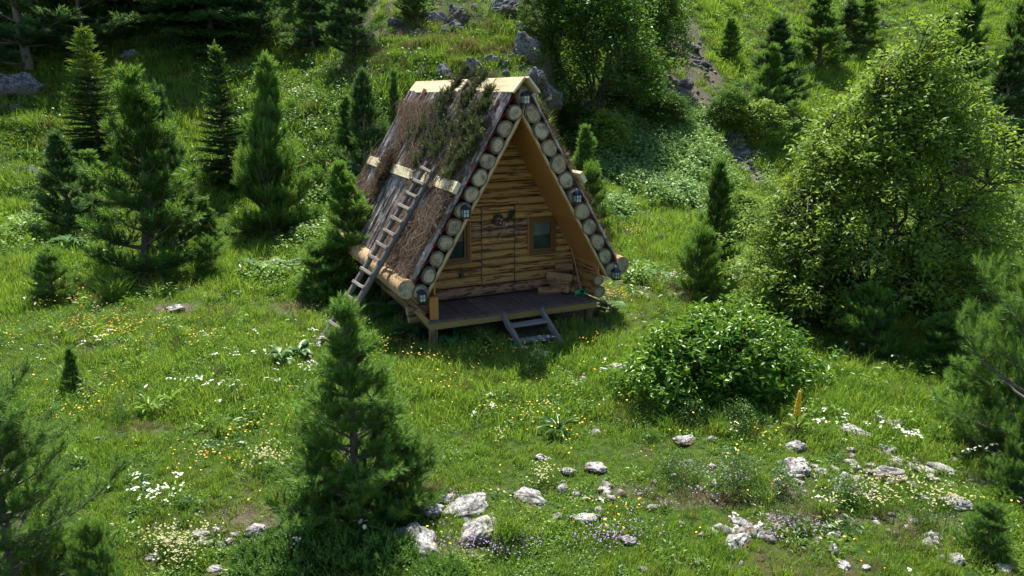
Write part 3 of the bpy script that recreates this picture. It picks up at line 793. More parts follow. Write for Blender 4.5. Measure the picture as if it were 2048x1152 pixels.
FW = [((.80, .86, .08), (1.18, .70, .08), .085, 'brown split firewood chunk at the left end of the heap', .2),
      ((1.05, .95, .07), (1.32, .62, .05), .035, 'thin firewood stick leaning in front of the heap', 1.0),
      ((1.18, .98, .07), (1.30, .60, .08), .07, 'short firewood block low in the middle of the heap', 2.0),
      ((1.35, .95, .08), (1.50, .58, .08), .08, 'firewood wedge on the deck below the largest chunk', .6),
      ((1.56, 1.0, .08), (1.63, .62, .09), .08, 'firewood wedge against the side wall behind the broom head', 2.6),
      ((1.08, 1.0, .30), (1.46, .72, .27), .095, 'largest firewood chunk lying across the top of the heap', .1),
      ((1.20, 1.0, .17), (1.42, .72, .17), .07, 'firewood piece wedged under the largest chunk', 1.4),
      ((1.44, 1.0, .22), (1.58, .68, .21), .075, 'rounded firewood piece right of the largest chunk', 3.0),
      ((1.28, 1.02, .44), (1.55, .88, .46), .085, 'dark firewood log at the very top of the heap', .4),
      ((1.12, 1.0, .16), (1.22, .80, .20), .05, 'small brown firewood splinter on the left flank of the heap', 2.2)]
for i, (a, b_, r, lab, ro) in enumerate(FW): firewood((a[0] - .05, a[1] - .06, a[2] * 1.15), (b_[0], b_[1] - .08, b_[2] * 1.15), r * 1.28, lab, i, ro)

# ------------------------------------------------------------------ foliage builders
def mats_from_dir(d, rng, roll=None):
    """(K,3,3) matrices whose first column is d"""
    d = d / np.linalg.norm(d, axis=1, keepdims=True)
    a = rng.normal(size=d.shape) if roll is None else roll
    b = np.cross(d, a); b /= np.linalg.norm(b, axis=1, keepdims=True) + 1e-9
    c = np.cross(d, b)
    return np.stack([d, b, c], -1)
def assemble(TV, TF, Mx, P, S, shade):
    """copies of template (TV verts, TF faces) at P with matrix Mx and scale S (K,) or (K,3)"""
    S = np.asarray(S); S3 = S[:, None, None] if S.ndim == 1 else S[:, None, :]
    V = np.einsum('kij,knj->kni', Mx, TV[None] * S3) + P[:, None, :]
    K, n = V.shape[:2]
    F = TF[None] + (np.arange(K) * n)[:, None, None]
    return V.reshape(-1, 3), F.reshape(-1, TF.shape[1]), np.repeat(shade, len(TF))
def needle_template(n, ln, w, seed, ang=56, tip=True):
    r = np.random.default_rng(seed); V = []; F = []
    for i in range(n):
        u = (i + r.random()) / n
        a = i * 2.4 + r.normal() * .3; an = R(ang) * (1.15 - .75 * u) + r.normal() * .1
        rad = np.array([0, math.cos(a), math.sin(a)]); dr = np.array([math.cos(an), 0, 0]) + rad * math.sin(an)
        side = np.cross(dr, rad); side /= np.linalg.norm(side)
        b = np.array([u, 0, 0]); l = ln * (1.1 - .35 * u) * r.uniform(.8, 1.1)
        V += [b - side * w / 2, b + side * w / 2, b + dr * l]; F.append((3 * i, 3 * i + 1, 3 * i + 2))
    return np.array(V), np.array(F)
def tubes_np(segs, sides=4):
    """segs: list of (pts (n,3), radii (n,)) -> verts, quads"""
    V = []; F = []; b = 0
    ang = np.arange(sides) * 2 * PI / sides; ca, sa = np.cos(ang), np.sin(ang)
    for P, Rr in segs:
        P = np.asarray(P, float); n = len(P)
        T = np.gradient(P, axis=0); T /= np.linalg.norm(T, axis=1, keepdims=True) + 1e-9
        A = np.cross(T, [.31, .17, .93]); A /= np.linalg.norm(A, axis=1, keepdims=True) + 1e-9
        B = np.cross(T, A)
        ring = P[:, None] + (A[:, None] * ca[None, :, None] + B[:, None] * sa[None, :, None]) * np.asarray(Rr)[:, None, None]
        V.append(ring.reshape(-1, 3))
        i = np.arange(n - 1)[:, None] * sides; k = np.arange(sides)[None]
        k2 = (k + 1) % sides
        F.append((np.stack([i + k, i + k2, i + sides + k2, i + sides + k], -1) + b).reshape(-1, 4)); b += n * sides
    return np.concatenate(V), np.concatenate(F)

def pine_parts(seed, H, Rd, whorls=13, per=6, sl=.20, nn=20, nw=.035, nl=.55, dens=1.0, up=1.0, mat='pine', open_=0.0, lean=0.0, ex=.85):
    rng = np.random.default_rng(seed)
    segs = []; pos = []; dr = []; ln = []; sh = []
    zt = np.linspace(0, 1, 9)
    wob = rng.normal(size=2) * .02 * H
    trunk = np.c_[wob[0] * np.sin(zt * 3) + lean * H * zt ** 2, wob[1] * np.sin(zt * 2.3), zt * H]
    tr = .016 * H * (1 - zt) ** .8 + .006
    def tp(z):
        t = z / H; return np.array([np.interp(t, zt, trunk[:, 0]), np.interp(t, zt, trunk[:, 1]), z])
    def shoot(p, d, l, s): pos.append(p); dr.append(d); ln.append(l); sh.append(s)
    for i in range(whorls):
        t = .03 + .94 * (i / (whorls - 1)) ** .9
        Lm = Rd * ((1 - t) ** ex) * min(1, .72 + 2.2 * t) + .05
        n = per if t < .85 else max(3, per - 2)
        a0 = rng.uniform(0, 6.28)
        for k in range(n):
            if rng.random() < open_: continue
            a = a0 + k * 2 * PI / n + rng.normal() * .22; L = Lm * rng.choice((rng.uniform(.5, .8), rng.uniform(.8, 1.2), rng.uniform(.85, 1.05)))
            e = R(4 + 40 * t * up) + rng.normal() * .16
            p = tp(t * H + rng.normal() * .02 * H); pts = [p]; ns = 6
            for j in range(ns):
                e += R(5.0) * up * rng.uniform(.2, 1.6); a += rng.normal() * .07
                p = p + np.array([math.cos(a) * math.cos(e), math.sin(a) * math.cos(e), math.sin(e)]) * L / ns
                pts.append(p)
            pts = np.array(pts)
            segs.append((pts, np.linspace(.010 * H * (1 - t) + .006, .004, ns + 1)))
            # shoots on the branch itself
            m = max(2, int(L / (sl * .5) * dens))
            for u in np.linspace(.3, 1, m):
                q = np.array([np.interp(u * ns, np.arange(ns + 1), pts[:, c]) for c in range(3)])
                jj = min(ns - 1, int(u * ns)); d = pts[jj + 1] - pts[jj]; d = d / np.linalg.norm(d)
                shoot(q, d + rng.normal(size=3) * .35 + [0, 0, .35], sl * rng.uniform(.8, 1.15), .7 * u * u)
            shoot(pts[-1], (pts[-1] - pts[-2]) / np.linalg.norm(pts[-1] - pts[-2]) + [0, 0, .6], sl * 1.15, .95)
            # side twigs
            nt_ = max(2, int(6 * dens * (L / Rd) + 2))
            for u in np.linspace(.22, .92, nt_):
                q = np.array([np.interp(u * ns, np.arange(ns + 1), pts[:, c]) for c in range(3)])
                for sgn in (-1, 1):
                    lt = L * .36 * (1.05 - u) * rng.uniform(.6, 1.2) + .08
                    aa = a + sgn * rng.uniform(.6, 1.1); ee = e * .5 + rng.uniform(0, .5) * up
                    d = np.array([math.cos(aa) * math.cos(ee), math.sin(aa) * math.cos(ee), math.sin(ee)])
                    q2 = q + d * lt * .6; q3 = q2 + (d + [0, 0, .5 * up]) * lt * .45
                    segs.append((np.array([q, q2, q3]), np.array([.006, .004, .003])))
                    mm = max(1, int(lt / (sl * .55)))
                    for v in np.linspace(.35, 1, mm + 1):
                        qq = q + (q2 - q) * min(1, v * 1.6) + (q3 - q2) * max(0, v * 1.6 - 1) / .6
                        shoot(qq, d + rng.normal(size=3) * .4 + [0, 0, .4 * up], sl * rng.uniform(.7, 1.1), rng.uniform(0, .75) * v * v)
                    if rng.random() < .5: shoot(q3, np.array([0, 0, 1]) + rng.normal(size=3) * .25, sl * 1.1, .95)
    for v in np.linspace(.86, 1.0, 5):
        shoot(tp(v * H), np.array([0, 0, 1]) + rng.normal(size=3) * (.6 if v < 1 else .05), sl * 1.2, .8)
    pos = np.array(pos); dr = np.array(dr); ln = np.array(ln); sh = np.clip(np.array(sh), 0, 1)
    Vs = []; Fs = []; At = []; b = 0
    Mx = mats_from_dir(dr, rng)
    g = rng.integers(0, 3, len(pos))
    for k in range(3):
        TV, TF = needle_template(nn, nl, nw, seed * 3 + k)
        w = g == k
        v, f, a = assemble(TV, TF, Mx[w], pos[w], ln[w], sh[w])
        Vs.append(v); Fs.append(f + b); At.append(a); b += len(v)
    crown = mesh_np('crown', np.concatenate(Vs), np.concatenate(Fs), [M[mat]], attr=np.concatenate(At))
    tv, tf = tubes_np([(trunk, tr)], 8); trm = mesh_np('trunk', tv, tf, [M['trunk']], smooth=True)
    bv, bf = tubes_np(segs, 3); brm = mesh_np('branches', bv, bf, [M['twig_grey']])
    tipd = np.hypot(pos[:, 0], pos[:, 1])
    return dict(trunk=trm, branches=brm, crown=crown, H=H + sl * .8, W=2 * (np.percentile(tipd, 97) + sl * .3))

def spruce_parts(seed, H, Rd, whorls=16, per=8, droop=1.0, mat='spruce', tipmat='spruce_tip', tipfrom=.75, sl=.16, nn=16, nw=.05):
    rng = np.random.default_rng(seed); segs = []; pos = []; dr = []; ln = []; sh = []; up_ = []
    zt = np.linspace(0, 1, 9); trunk = np.c_[np.zeros(9), np.zeros(9), zt * H]; tr = .014 * H * (1 - zt) ** .8 + .006
    for i in range(whorls):
        t = .04 + .93 * (i / (whorls - 1)); Lm = Rd * (1 - t) ** .8 * min(1, .8 + 1.5 * t) + .05
        n = max(5, int(per * (1.1 - .4 * t))); a0 = rng.uniform(0, 6.28)
        for k in range(n):
            a = a0 + k * 2 * PI / n + rng.normal() * .15; L = Lm * rng.uniform(.7, 1.12)
            e = R(-14 * droop * (1 - t) + 38 * t ** 1.5) + rng.normal() * .07; p = np.array([0, 0, t * H + rng.normal() * .015 * H]); pts = [p]
            for j in range(4):
                e += R(4); p = p + np.array([math.cos(a) * math.cos(e), math.sin(a) * math.cos(e), math.sin(e)]) * L / 4; pts.append(p)
            pts = np.array(pts); segs.append((pts, np.linspace(.008 * H * (1 - t) + .004, .003, 5)))
            nu = max(3, int(L / .12))
            for u in np.linspace(.15, 1, nu):
                q = np.array([np.interp(u * 4, np.arange(5), pts[:, c]) for c in range(3)])
                for sgn in (-1, 1):
                    wl = L * .50 * (1.1 - u) + .10; mm = max(1, int(wl / .12))
                    aa = a + sgn * rng.uniform(.65, 1.0)
                    d = np.array([math.cos(aa), math.sin(aa), math.sin(e) - .12 * droop + rng.normal() * .06])
                    for v in range(mm):
                        pos.append(q + d * .12 * v); dr.append(d + rng.normal(size=3) * .18); ln.append(sl * rng.uniform(.8, 1.1))
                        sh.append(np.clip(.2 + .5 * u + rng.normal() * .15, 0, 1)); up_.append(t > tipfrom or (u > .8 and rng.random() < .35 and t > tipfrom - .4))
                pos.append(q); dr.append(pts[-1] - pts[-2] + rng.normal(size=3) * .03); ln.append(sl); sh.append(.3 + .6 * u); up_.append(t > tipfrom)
    for v in np.linspace(.9, 1, 6): pos.append(np.array([0, 0, v * H])); dr.append(np.array([rng.normal() * .5 * (1 - v) * 8, rng.normal() * .5 * (1 - v) * 8, 1.])); ln.append(sl * 1.2); sh.append(.9); up_.append(True)
    pos = np.array(pos); dr = np.array(dr); ln = np.array(ln); sh = np.array(sh); up_ = np.array(up_)
    Mx = mats_from_dir(dr, rng); TV, TF = needle_template(nn, .36, nw, seed, ang=58)
    v, f, a = assemble(TV, TF, Mx, pos, ln, sh)
    mi = np.repeat(up_.astype(int), len(TF))
    crown = mesh_np('crown', v, f, [M[mat], M[tipmat]], attr=a, mi=mi)
    tv, tf = tubes_np([(trunk, tr)], 8); bv, bf = tubes_np(segs, 3)
    return dict(trunk=mesh_np('trunk', tv, tf, [M['trunk']], smooth=True), branches=mesh_np('branches', bv, bf, [M['limb']]), crown=crown, H=H, W=2 * Rd)

LEAF = (np.array([[0, 0, 0], [.35, .5, .06], [1, 0, -.05], [.35, -.5, .06]]) , np.array([[0, 1, 2], [0, 2, 3]]))
LEAF4 = (np.array([[0, 0, 0], [.3, .5, .10], [.7, .38, .06], [1, 0, -.12], [.7, -.38, .06], [.3, -.5, .10], [.5, 0, .0]]), np.array([[0, 1, 6], [1, 2, 6], [2, 3, 6], [3, 4, 6], [4, 5, 6], [5, 0, 6]]))
def leafy_parts(seed, H, Rx, Ry, ncl, nlv, ll, lw, mat='leaf', stems=9, clr=.26, zlow=.12, tmpl=LEAF, shape=1.0, clump=1.0, whorl=False, lobes=.35):
    """multi stemmed shrub or tree: leaf clusters in an uneven domed volume, each joined to a limb"""
    rng = np.random.default_rng(seed)
    segs = []; limb_pts = []
    for s in range(stems):
        a = 2 * PI * s / stems + rng.normal() * .3; r1 = rng.uniform(.25, .85); hz_ = H * rng.uniform(.6, .95) * (1 - .35 * r1)
        n = 8; t = np.linspace(0, 1, n)
        P = np.c_[math.cos(a) * Rx * r1 * t ** 1.1, math.sin(a) * Ry * r1 * t ** 1.1, hz_ * t ** .9] + np.r_[np.zeros((1, 3)), rng.normal(size=(n - 1, 3)) * .025 * H]
        segs.append((P, np.linspace(.013 * H, .004 * H, n))); limb_pts.append(P[2:])
    limb = np.concatenate(limb_pts)
    ld = rng.normal(size=(9, 3)); ld /= np.linalg.norm(ld, axis=1, keepdims=True)
    cl = []
    while len(cl) < ncl:
        d = rng.normal(size=3); d /= np.linalg.norm(d); d[2] = abs(d[2]) if d[2] < -.45 else d[2]
        r = rng.random() ** (1 / 3) if rng.random() < .4 else rng.uniform(.72, 1.0)
        bump = 1 + lobes * (np.max(ld @ d) - .75) + .13 * rng.normal()
        p = d * r * bump; z = (zlow + (1 - zlow) * (p[2] + .42) / 1.42) * H
        wx = 1.0 - .25 * shape * max(0, p[2])
        q = np.array([p[0] * Rx * wx, p[1] * Ry * wx, z])
        if z < zlow * H * .5: continue
        cl.append(q)
    cl = np.array(cl)
    for c in cl[::2]:
        j = np.argmin(((limb - c) ** 2).sum(1) + np.maximum(0, limb[:, 2] - c[2]) * 2)
        m_ = (limb[j] + c) / 2 + rng.normal(size=3) * .03 * H
        segs.append((np.array([limb[j], m_, c]), np.array([.004 * H, .003 * H, .0015 * H])))
    K = ncl * nlv
    cc = np.repeat(cl, nlv, 0); off = rng.normal(size=(K, 3)); off *= (rng.random((K, 1)) ** .45) / np.linalg.norm(off, axis=1, keepdims=True) * clr * np.repeat(rng.uniform(.6, 1.35, ncl), nlv)[:, None]
    off[:, 2] *= .75
    pos = cc + off
    ax = off / clr + rng.normal(size=(K, 3)) * .6 + [0, 0, .15]
    nrm = np.tile([0, 0, 1.0], (K, 1)) + rng.normal(size=(K, 3)) * .55 + off / clr * .3
    ax -= nrm * (ax * nrm).sum(1, keepdims=True) / (nrm * nrm).sum(1, keepdims=True)
    x = ax / np.linalg.norm(ax, axis=1, keepdims=True); z = nrm / np.linalg.norm(nrm, axis=1, keepdims=True); y = np.cross(z, x)
    Mx = np.stack([x, y, z], -1); S = rng.uniform(.65, 1.2, K)
    S3 = np.c_[S * ll, S * lw, S * ll * .6]
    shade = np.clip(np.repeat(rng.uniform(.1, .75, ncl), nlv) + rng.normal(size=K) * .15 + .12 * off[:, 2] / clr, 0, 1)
    v, f, a = assemble(tmpl[0], tmpl[1], Mx, pos, S3, shade)
    bv, bf = tubes_np(segs, 4)
    return dict(trunk=mesh_np('trunk', bv, bf, [M['limb']], smooth=True), crown=mesh_np('crown', v, f, [M[mat]], attr=a), H=H, W=2 * Rx)

def plant(name, label, cat, parts, px, py, top, width, group=None, rz=None, sink=.03):
    g = ground(px, py); dist = (g[1]) 
    r = ray(px, top); zt = CAM[2] + r[2] * g[1] / r[1]
    H = max(.2, zt - g[2]); W = width * dist / FPX * 1.02
    o = thing(name, label, cat, (g[0], g[1], g[2] - sink), (0, 0, rz if rz is not None else (px * 1.37) % 6.28), group)
    o.scale = (W / parts['W'], W / parts['W'], H / parts['H'])
    for k in ('trunk', 'branches', 'crown'):
        if k in parts: link(k, parts[k], o)
    return o

# ------------------------------------------------------------------ trees
PF = pine_parts(1, 3.0, 1.12, whorls=13, per=6, sl=.12, nn=30, nw=.07, nl=.70, dens=.95, open_=.06, ex=1.15)
PN = pine_parts(2, 3.0, 1.35, whorls=12, per=6, sl=.12, nn=32, nw=.055, nl=.8, dens=.72, open_=.08, up=1.2, ex=.6)
PA = pine_parts(3, 4.0, 1.2, whorls=12, per=6, sl=.20, nn=22, nw=.10, nl=.66, dens=.85, mat='pine', open_=.08)
PB = pine_parts(4, 4.0, 1.25, whorls=12, per=6, sl=.21, nn=22, nw=.10, nl=.66, dens=.72, mat='pine_blue', open_=.12)
PC = pine_parts(5, 3.0, .66, whorls=10, per=5, sl=.18, nn=18, nw=.10, nl=.6, dens=.75, up=1.2, mat='pine')
PD = pine_parts(6, 1.4, .75, whorls=6, per=7, sl=.125, nn=24, nw=.07, nl=.7, dens=.9, up=.9, mat='pine', ex=.5)
SA = spruce_parts(7, 5.0, .95, whorls=22, per=9, sl=.20, nn=13, nw=.12, tipfrom=.62)
SB = spruce_parts(8, 5.0, 1.0, whorls=21, per=7, tipfrom=.95, sl=.2, nn=18, nw=.14)
SD = spruce_parts(9, 7.0, 2.2, whorls=18, per=9, tipfrom=2, sl=.30, nn=10, nw=.11, droop=1.6)

pine_g = 'young pines growing on the slope'
PINES = [
    (PF, 715, 1052, 604, 345, 'tall young pine in front of the cabin, the nearest full tree', 0.4),
    (PD, 812, 1022, 872, 160, 'small pine bush at the right foot of the nearest full pine', None),
    (PD, 640, 1010, 860, 120, 'small pine bush at the left foot of the nearest full pine', None),
    (PN, 35, 1190, 745, 460, 'large open pine cut off by the lower left corner of the photo', 1.0),
    (PD, 205, 1195, 1050, 120, 'short pine top at the bottom edge right of the corner pine', None),
    (PC, 148, 782, 692, 48, 'tiny narrow pine alone in the left meadow', None),
    (PD, 112, 600, 505, 95, 'small pine with orange flowers at its foot', None),
    (PD, 418, 556, 480, 62, 'knee high pine just right of the broad leftside pine', None),
    (PC, 415, 520, 395, 75, 'thin pale green pine behind the knee high one', None),
    (PA, 288, 545, 140, 235, 'broad dark pine, the biggest on the left slope', 2.0),
    (PB, 352, 500, 180, 130, 'pine standing close behind the biggest left pine', None),
    (PB, 140, 462, 268, 120, 'dark pine left of the biggest left pine, below the bright tipped spruce', None),
    (PC, 190, 440, 300, 90, 'slim pine between the bright tipped spruce and the biggest left pine', None),
    (PA, 558, 465, 115, 170, 'tall pine with a spiky leader midway between cabin and left slope', 3.1),
    (PD, 548, 472, 262, 135, 'lighter green bushy pine in front of the spiky leader pine', None),
    (PA, 690, 585, 325, 190, 'pine hugging the left end of the cabin behind the ladder', .3),
    (PD, 652, 600, 490, 130, 'low bushy pine at the foot of the ladder side pine', None),
    (PB, 738, 390, 148, 120, 'pine rising behind the left end of the roof', None),
    (PC, 797, 330, 140, 40, 'needle thin sapling sticking up left of the ridge boards', None),
    (PC, 700, 300, 190, 60, 'faint slim pine on the slope left of the roof', None),
    (PB, 60, 140, -200, 260, 'shaded pine in the dark upper left corner', None),
    (PB, 628, 100, -30, 115, 'greyish shaded pine at the top edge left of the rocky knoll', None),
    (PB, 708, 118, -60, 125, 'shaded pine at the top edge beside the grey rock', None),
    (PB, 175, 118, -150, 190, 'dark shaded pine right of the upper left corner pine', None),
    (PB, 305, 62, -160, 150, 'shaded pine left of the big drooping spruce', None),
    (PB, 520, 92, -90, 120, 'dark pine between the drooping spruce and the greyish pine', None),
    (PC, 830, 40, -60, 80, 'small pine on top of the rocky knoll', None),
    (PC, 1165, 400, 250, 75, 'spiky young pine just right of the gable', None),
    (PD, 1180, 470, 340, 90, 'low pine behind the right slope of the roof', None),
    (PC, 1418, 560, 318, 105, 'dark columnar pine between cabin and willow thicket', 1.2),
    (PD, 1400, 590, 462, 105, 'lighter low pine at the foot of the columnar pine', None),
    (PC, 1455, 118, 35, 52, 'small lone pine on the upper right slope', None),
    (PB, 1543, 225, 38, 135, 'wide blue green pine above the willow thicket', None),
    (PA, 1528, 262, 90, 110, 'dark pine in front of the wide blue green pine', None),
    (PA, 1640, 132, -15, 125, 'tall pine left of the willow top on the bright slope', None),
    (PB, 1692, 108, 0, 85, 'slim pine second from the left on the bright slope', None),
    (PC, 1728, 90, -10, 70, 'narrow pine against the brightest part of the slope', None),
    (PB, 1868, 215, 35, 120, 'open topped pine right of the willow crown', None),
    (PA, 1928, 245, -8, 135, 'tall dark pine near the upper right corner', None),
    (PB, 1998, 320, 85, 150, 'pine leaning over the right edge below the corner pine', None),
    (PA, 2042, 230, -60, 140, 'pine cut by the upper right corner', None),
    (PN, 2035, 930, 350, 330, 'large airy pine at the right edge in front of the thicket', 2.2),
    (PD, 1735, 712, 582, 150, 'bushy pine below the willow thicket', None),
    (PD, 1880, 745, 640, 130, 'low spreading pine right of the bushy one', None),
    (PD, 1960, 880, 700, 190, 'dense low pine at the right edge of the meadow', None),
    (PD, 2035, 990, 830, 130, 'dark low pine at the far right where the meadow ends', None),
    (PD, 2000, 780, 610, 150, 'pine bush behind the dense low pine on the right', None),
    (PD, 1965, 1105, 1010, 110, 'little dark pine among stones in the lower right', None),
]
for P_, px, py, top, w, lab, rz in PINES:
    plant('pine_tree', lab, 'pine', P_, px, py, top, w, group=pine_g, rz=rz)
for P_, px, py, top, w, lab in [
    (SA, 200, 310, 58, 135, 'spruce with bright yellow green tips on the left slope'),
    (SB, 458, 375, 92, 120, 'thin see through spruce left of the spiky leader pine'),
    (SD, 425, 95, -330, 260, 'big drooping dark spruce at the top edge'),
    (SD, 205, 45, -330, 230, 'dark spruce at the top edge above the bright tipped spruce')]:
    plant('spruce_tree', lab, 'spruce', P_, px, py, top, w, group='spruces on the left slope')
# unseen wood above the frame, some spruces added to shade the upper left
rt = random.Random(9)
ORD = 'first second third fourth fifth sixth seventh eighth ninth tenth eleventh twelfth thirteenth fourteenth fifteenth sixteenth'.split()
for k_, (x, y) in enumerate(sorted([(-27, 39), (-22.5, 37.5), (-19, 40), (-15, 38.5), (-12.5, 41.5), (-9.5, 39.5), (-7, 42.5), (-24, 43), (-17, 45), (-5.2, 46), (-30, 33), (-11, 46), (-21, 34.5), (-14, 36.5), (-8, 38.6), (-26, 34)])):
    g = float(height(x, y)); s = rt.uniform(1.0, 1.35)
    o = thing('spruce_tree', 'tall dark spruce, %s from the left in the unseen wood above the upper left slope' % ORD[k_], 'spruce', (x, y, g - .1), (0, 0, rt.uniform(0, 6)), 'spruces of the wood at the top')
    o.scale = (s * 1.15, s * 1.15, s * 1.2)
    for k in ('trunk', 'branches', 'crown'): link(k, SD[k], o)

WL = leafy_parts(20, 5.6, 2.85, 2.2, 1750, 36, .125, .052, 'leaf', stems=14, clr=.27, zlow=.06, lobes=.6, shape=2.0)
plant('willow_thicket', 'huge rounded bright green willow thicket right of the cabin', 'willow', WL, 1752, 655, 108, 510, rz=0)
plant('willow_thicket', 'smaller willow mass spreading left from the foot of the huge one', 'willow', WL, 1592, 628, 322, 250, rz=1.2)
plant('willow_thicket', 'low willow mass filling the shade right of the huge thicket foot', 'willow', WL, 1905, 640, 380, 240, rz=2.4)
DK = leafy_parts(21, 5.0, 2.4, 2.0, 700, 34, .15, .075, 'leaf_dark', stems=11, clr=.38, zlow=.12, lobes=.5)
plant('broadleaf_tree', 'dark leafy tree behind the ridge, right of the rocky knoll', 'tree', DK, 1190, 235, -60, 250, rz=.5)
for P_, px, py, top, w, lab in [(DK, 1300, 160, -50, 150, 'leafy tree right of and behind the dark one at the top'),
                                (DK, 1105, 90, -90, 120, 'leafy tree hanging over the knoll edge at the top'),
                                (DK, 1262, 205, 85, 130, 'leafy tree between the dark one and the upper scree'),
                                (DK, 1330, 255, 185, 110, 'dark low bush at the top of the nettle bank'),
                                (DK, 1450, 265, 175, 100, 'dark bush beside the gully, above the round willow bush'),
                                (DK, 1150, 270, 205, 110, 'dark bush between the cliff block and the nettle bank'),
                                (DK, 1845, 640, 470, 210, 'maple like bush in shade under the willow crown'),
                                (DK, 1640, 640, 520, 220, 'dense leafy bush at the left foot of the willow')]:
    plant('broadleaf_tree', lab, 'tree', P_, px, py, top, w)
SM = leafy_parts(22, 2.0, .95, .85, 190, 30, .11, .055, 'leaf', stems=7, clr=.22, zlow=.1)
for px, py, top, w, lab in [(1515, 285, 195, 110, 'small round willow bush at the head of the stony gully'),
                            (1945, 420, 330, 120, 'pale bush right of the willow crown'),
                            (1810, 300, 150, 100, 'yellowish bush rising behind the willow crown'),
                            (2010, 500, 400, 100, 'pale leafy bush behind the right edge pine'),
                            (1290, 175, 110, 90, 'light leafy bush beside the upper scree'),
                            (1200, 300, 215, 120, 'leafy bush above the nettle bank'),
                            (1480, 470, 380, 110, 'pale bush at the left edge of the willow')]:
    plant('willow_bush', lab, 'bush', SM, px, py, top, w, group='small willow bushes')
GL = leafy_parts(23, 1.15, 1.45, .85, 560, 26, .105, .040, 'leaf_gloss', stems=14, clr=.16, zlow=.04, tmpl=LEAF4, shape=.9, lobes=.55)
plant('glossy_shrub', 'wide glossy dark green shrub right of the cabin steps', 'shrub', GL, 1425, 780, 618, 430, rz=.3)

# juniper mat at the bottom
def juniper(label, px, py, w, h, seed):
    rng = np.random.default_rng(seed); g = ground(px, py); d = g[1]; Rx = w * d / FPX / 2; H = h * d / FPX * 1.15
    n = int(150 * Rx * 2 + 90); pos = []; dr = []; ln = []; sh = []; segs = []
    for i in range(n):
        a = rng.uniform(0, 6.28); r = math.sqrt(rng.random()); bx, by = Rx * r * math.cos(a), Rx * .62 * r * math.sin(a)
        hh = H * (1 - .55 * r * r) * rng.uniform(.5, 1.1); lean = rng.normal(size=2) * .25 + np.array([math.cos(a), math.sin(a)]) * .4 * r
        top_ = np.array([bx + lean[0] * hh, by + lean[1] * hh, hh]); b0 = np.array([bx, by, -.05]); segs.append((np.array([b0, (b0 + top_) / 2, top_]), np.array([.008, .006, .004])))
        for u in np.linspace(.35, 1, 9):
            q = b0 + (top_ - b0) * u
            for _ in range(2):
                dd = top_ - b0; dd = dd / np.linalg.norm(dd) + rng.normal(size=3) * .55; pos.append(q); dr.append(dd); ln.append(rng.uniform(.05, .10)); sh.append(np.clip(u * .8 + rng.normal() * .15, 0, 1))
    pos = np.array(pos); TV, TF = needle_template(14, .32, .085, seed, 50)
    v, f, a = assemble(TV, TF, mats_from_dir(np.array(dr), rng), pos, np.array(ln), np.array(sh))
    o = thing('juniper_bush', label, 'juniper', (g[0], g[1], g[2] - .02), group='low junipers at the bottom edge')
    link('crown', mesh_np('crown', v, f, [M['juniper']], attr=a), o); bv, bf = tubes_np(segs, 3); link('stems', mesh_np('stems', bv, bf, [M['limb']]), o)
juniper('low dark juniper below the nearest pine at the bottom edge', 590, 1140, 260, 75, 1)
juniper('juniper patch between the low dark juniper and the white rocks', 745, 1130, 190, 60, 2)
juniper('small juniper tuft at the bottom edge under the pale boulders', 880, 1165, 110, 40, 3)

# ------------------------------------------------------------------ rocks
def ico(sub):
    p = (1 + 5 ** .5) / 2
    V = [(-1, p, 0), (1, p, 0), (-1, -p, 0), (1, -p, 0), (0, -1, p), (0, 1, p), (0, -1, -p), (0, 1, -p), (p, 0, -1), (p, 0, 1), (-p, 0, -1), (-p, 0, 1)]
    F = [(0, 11, 5), (0, 5, 1), (0, 1, 7), (0, 7, 10), (0, 10, 11), (1, 5, 9), (5, 11, 4), (11, 10, 2), (10, 7, 6), (7, 1, 8), (3, 9, 4), (3, 4, 2), (3, 2, 6), (3, 6, 8), (3, 8, 9), (4, 9, 5), (2, 4, 11), (6, 2, 10), (8, 6, 7), (9, 8, 1)]
    V = [np.array(v) / np.linalg.norm(v) for v in V]
    for _ in range(sub):
        c = {}; G = []
        def mid(a, b):
            k = (min(a, b), max(a, b))
            if k not in c: m_ = V[a] + V[b]; V.append(m_ / np.linalg.norm(m_)); c[k] = len(V) - 1
            return c[k]
        for a, b, d in F:
            x, y, z = mid(a, b), mid(b, d), mid(d, a); G += [(a, x, z), (b, y, x), (d, z, y), (x, y, z)]
        F = G
    return np.array(V), np.array(F)
IV, IF = ico(4)
def rock_mesh(seed, mat, crag=.25):
    r = np.random.default_rng(seed); V = IV.copy()
    for _ in range(16):                                    # broken faces
        n = r.normal(size=3); n /= np.linalg.norm(n); d = r.uniform(.62, .92)
        k = V @ n - d; V = V - np.where(k > 0, k, 0)[:, None] * n * .93
    def n3(P, f, s): return (vnoise(P[:, 0] * f + 7, P[:, 1] * f + P[:, 2] * f * .73, s) + vnoise(P[:, 1] * f + 3, P[:, 2] * f - P[:, 0] * f * .61, s + 1) - 1)
    q = crag * (n3(V + 9, 1.7, seed) + .55 * n3(V + 9, 4.1, seed + 2) + .35 * n3(V + 9, 9.3, seed + 4))
    ridg = -np.abs(n3(V + 9, 3.1, seed + 7)); V = V * (1 + q + .25 * crag * np.where(ridg > -.06, -1, 0))[:, None]
    return mesh_np('rock', V, IF, [M[mat]], smooth=False)
RW = [rock_mesh(s, 'rock') for s in (100, 120, 140, 160, 180)]
RG = [rock_mesh(s, 'rock_grey', .3) for s in (200, 220, 240, 260)]
ROCK_XY = []
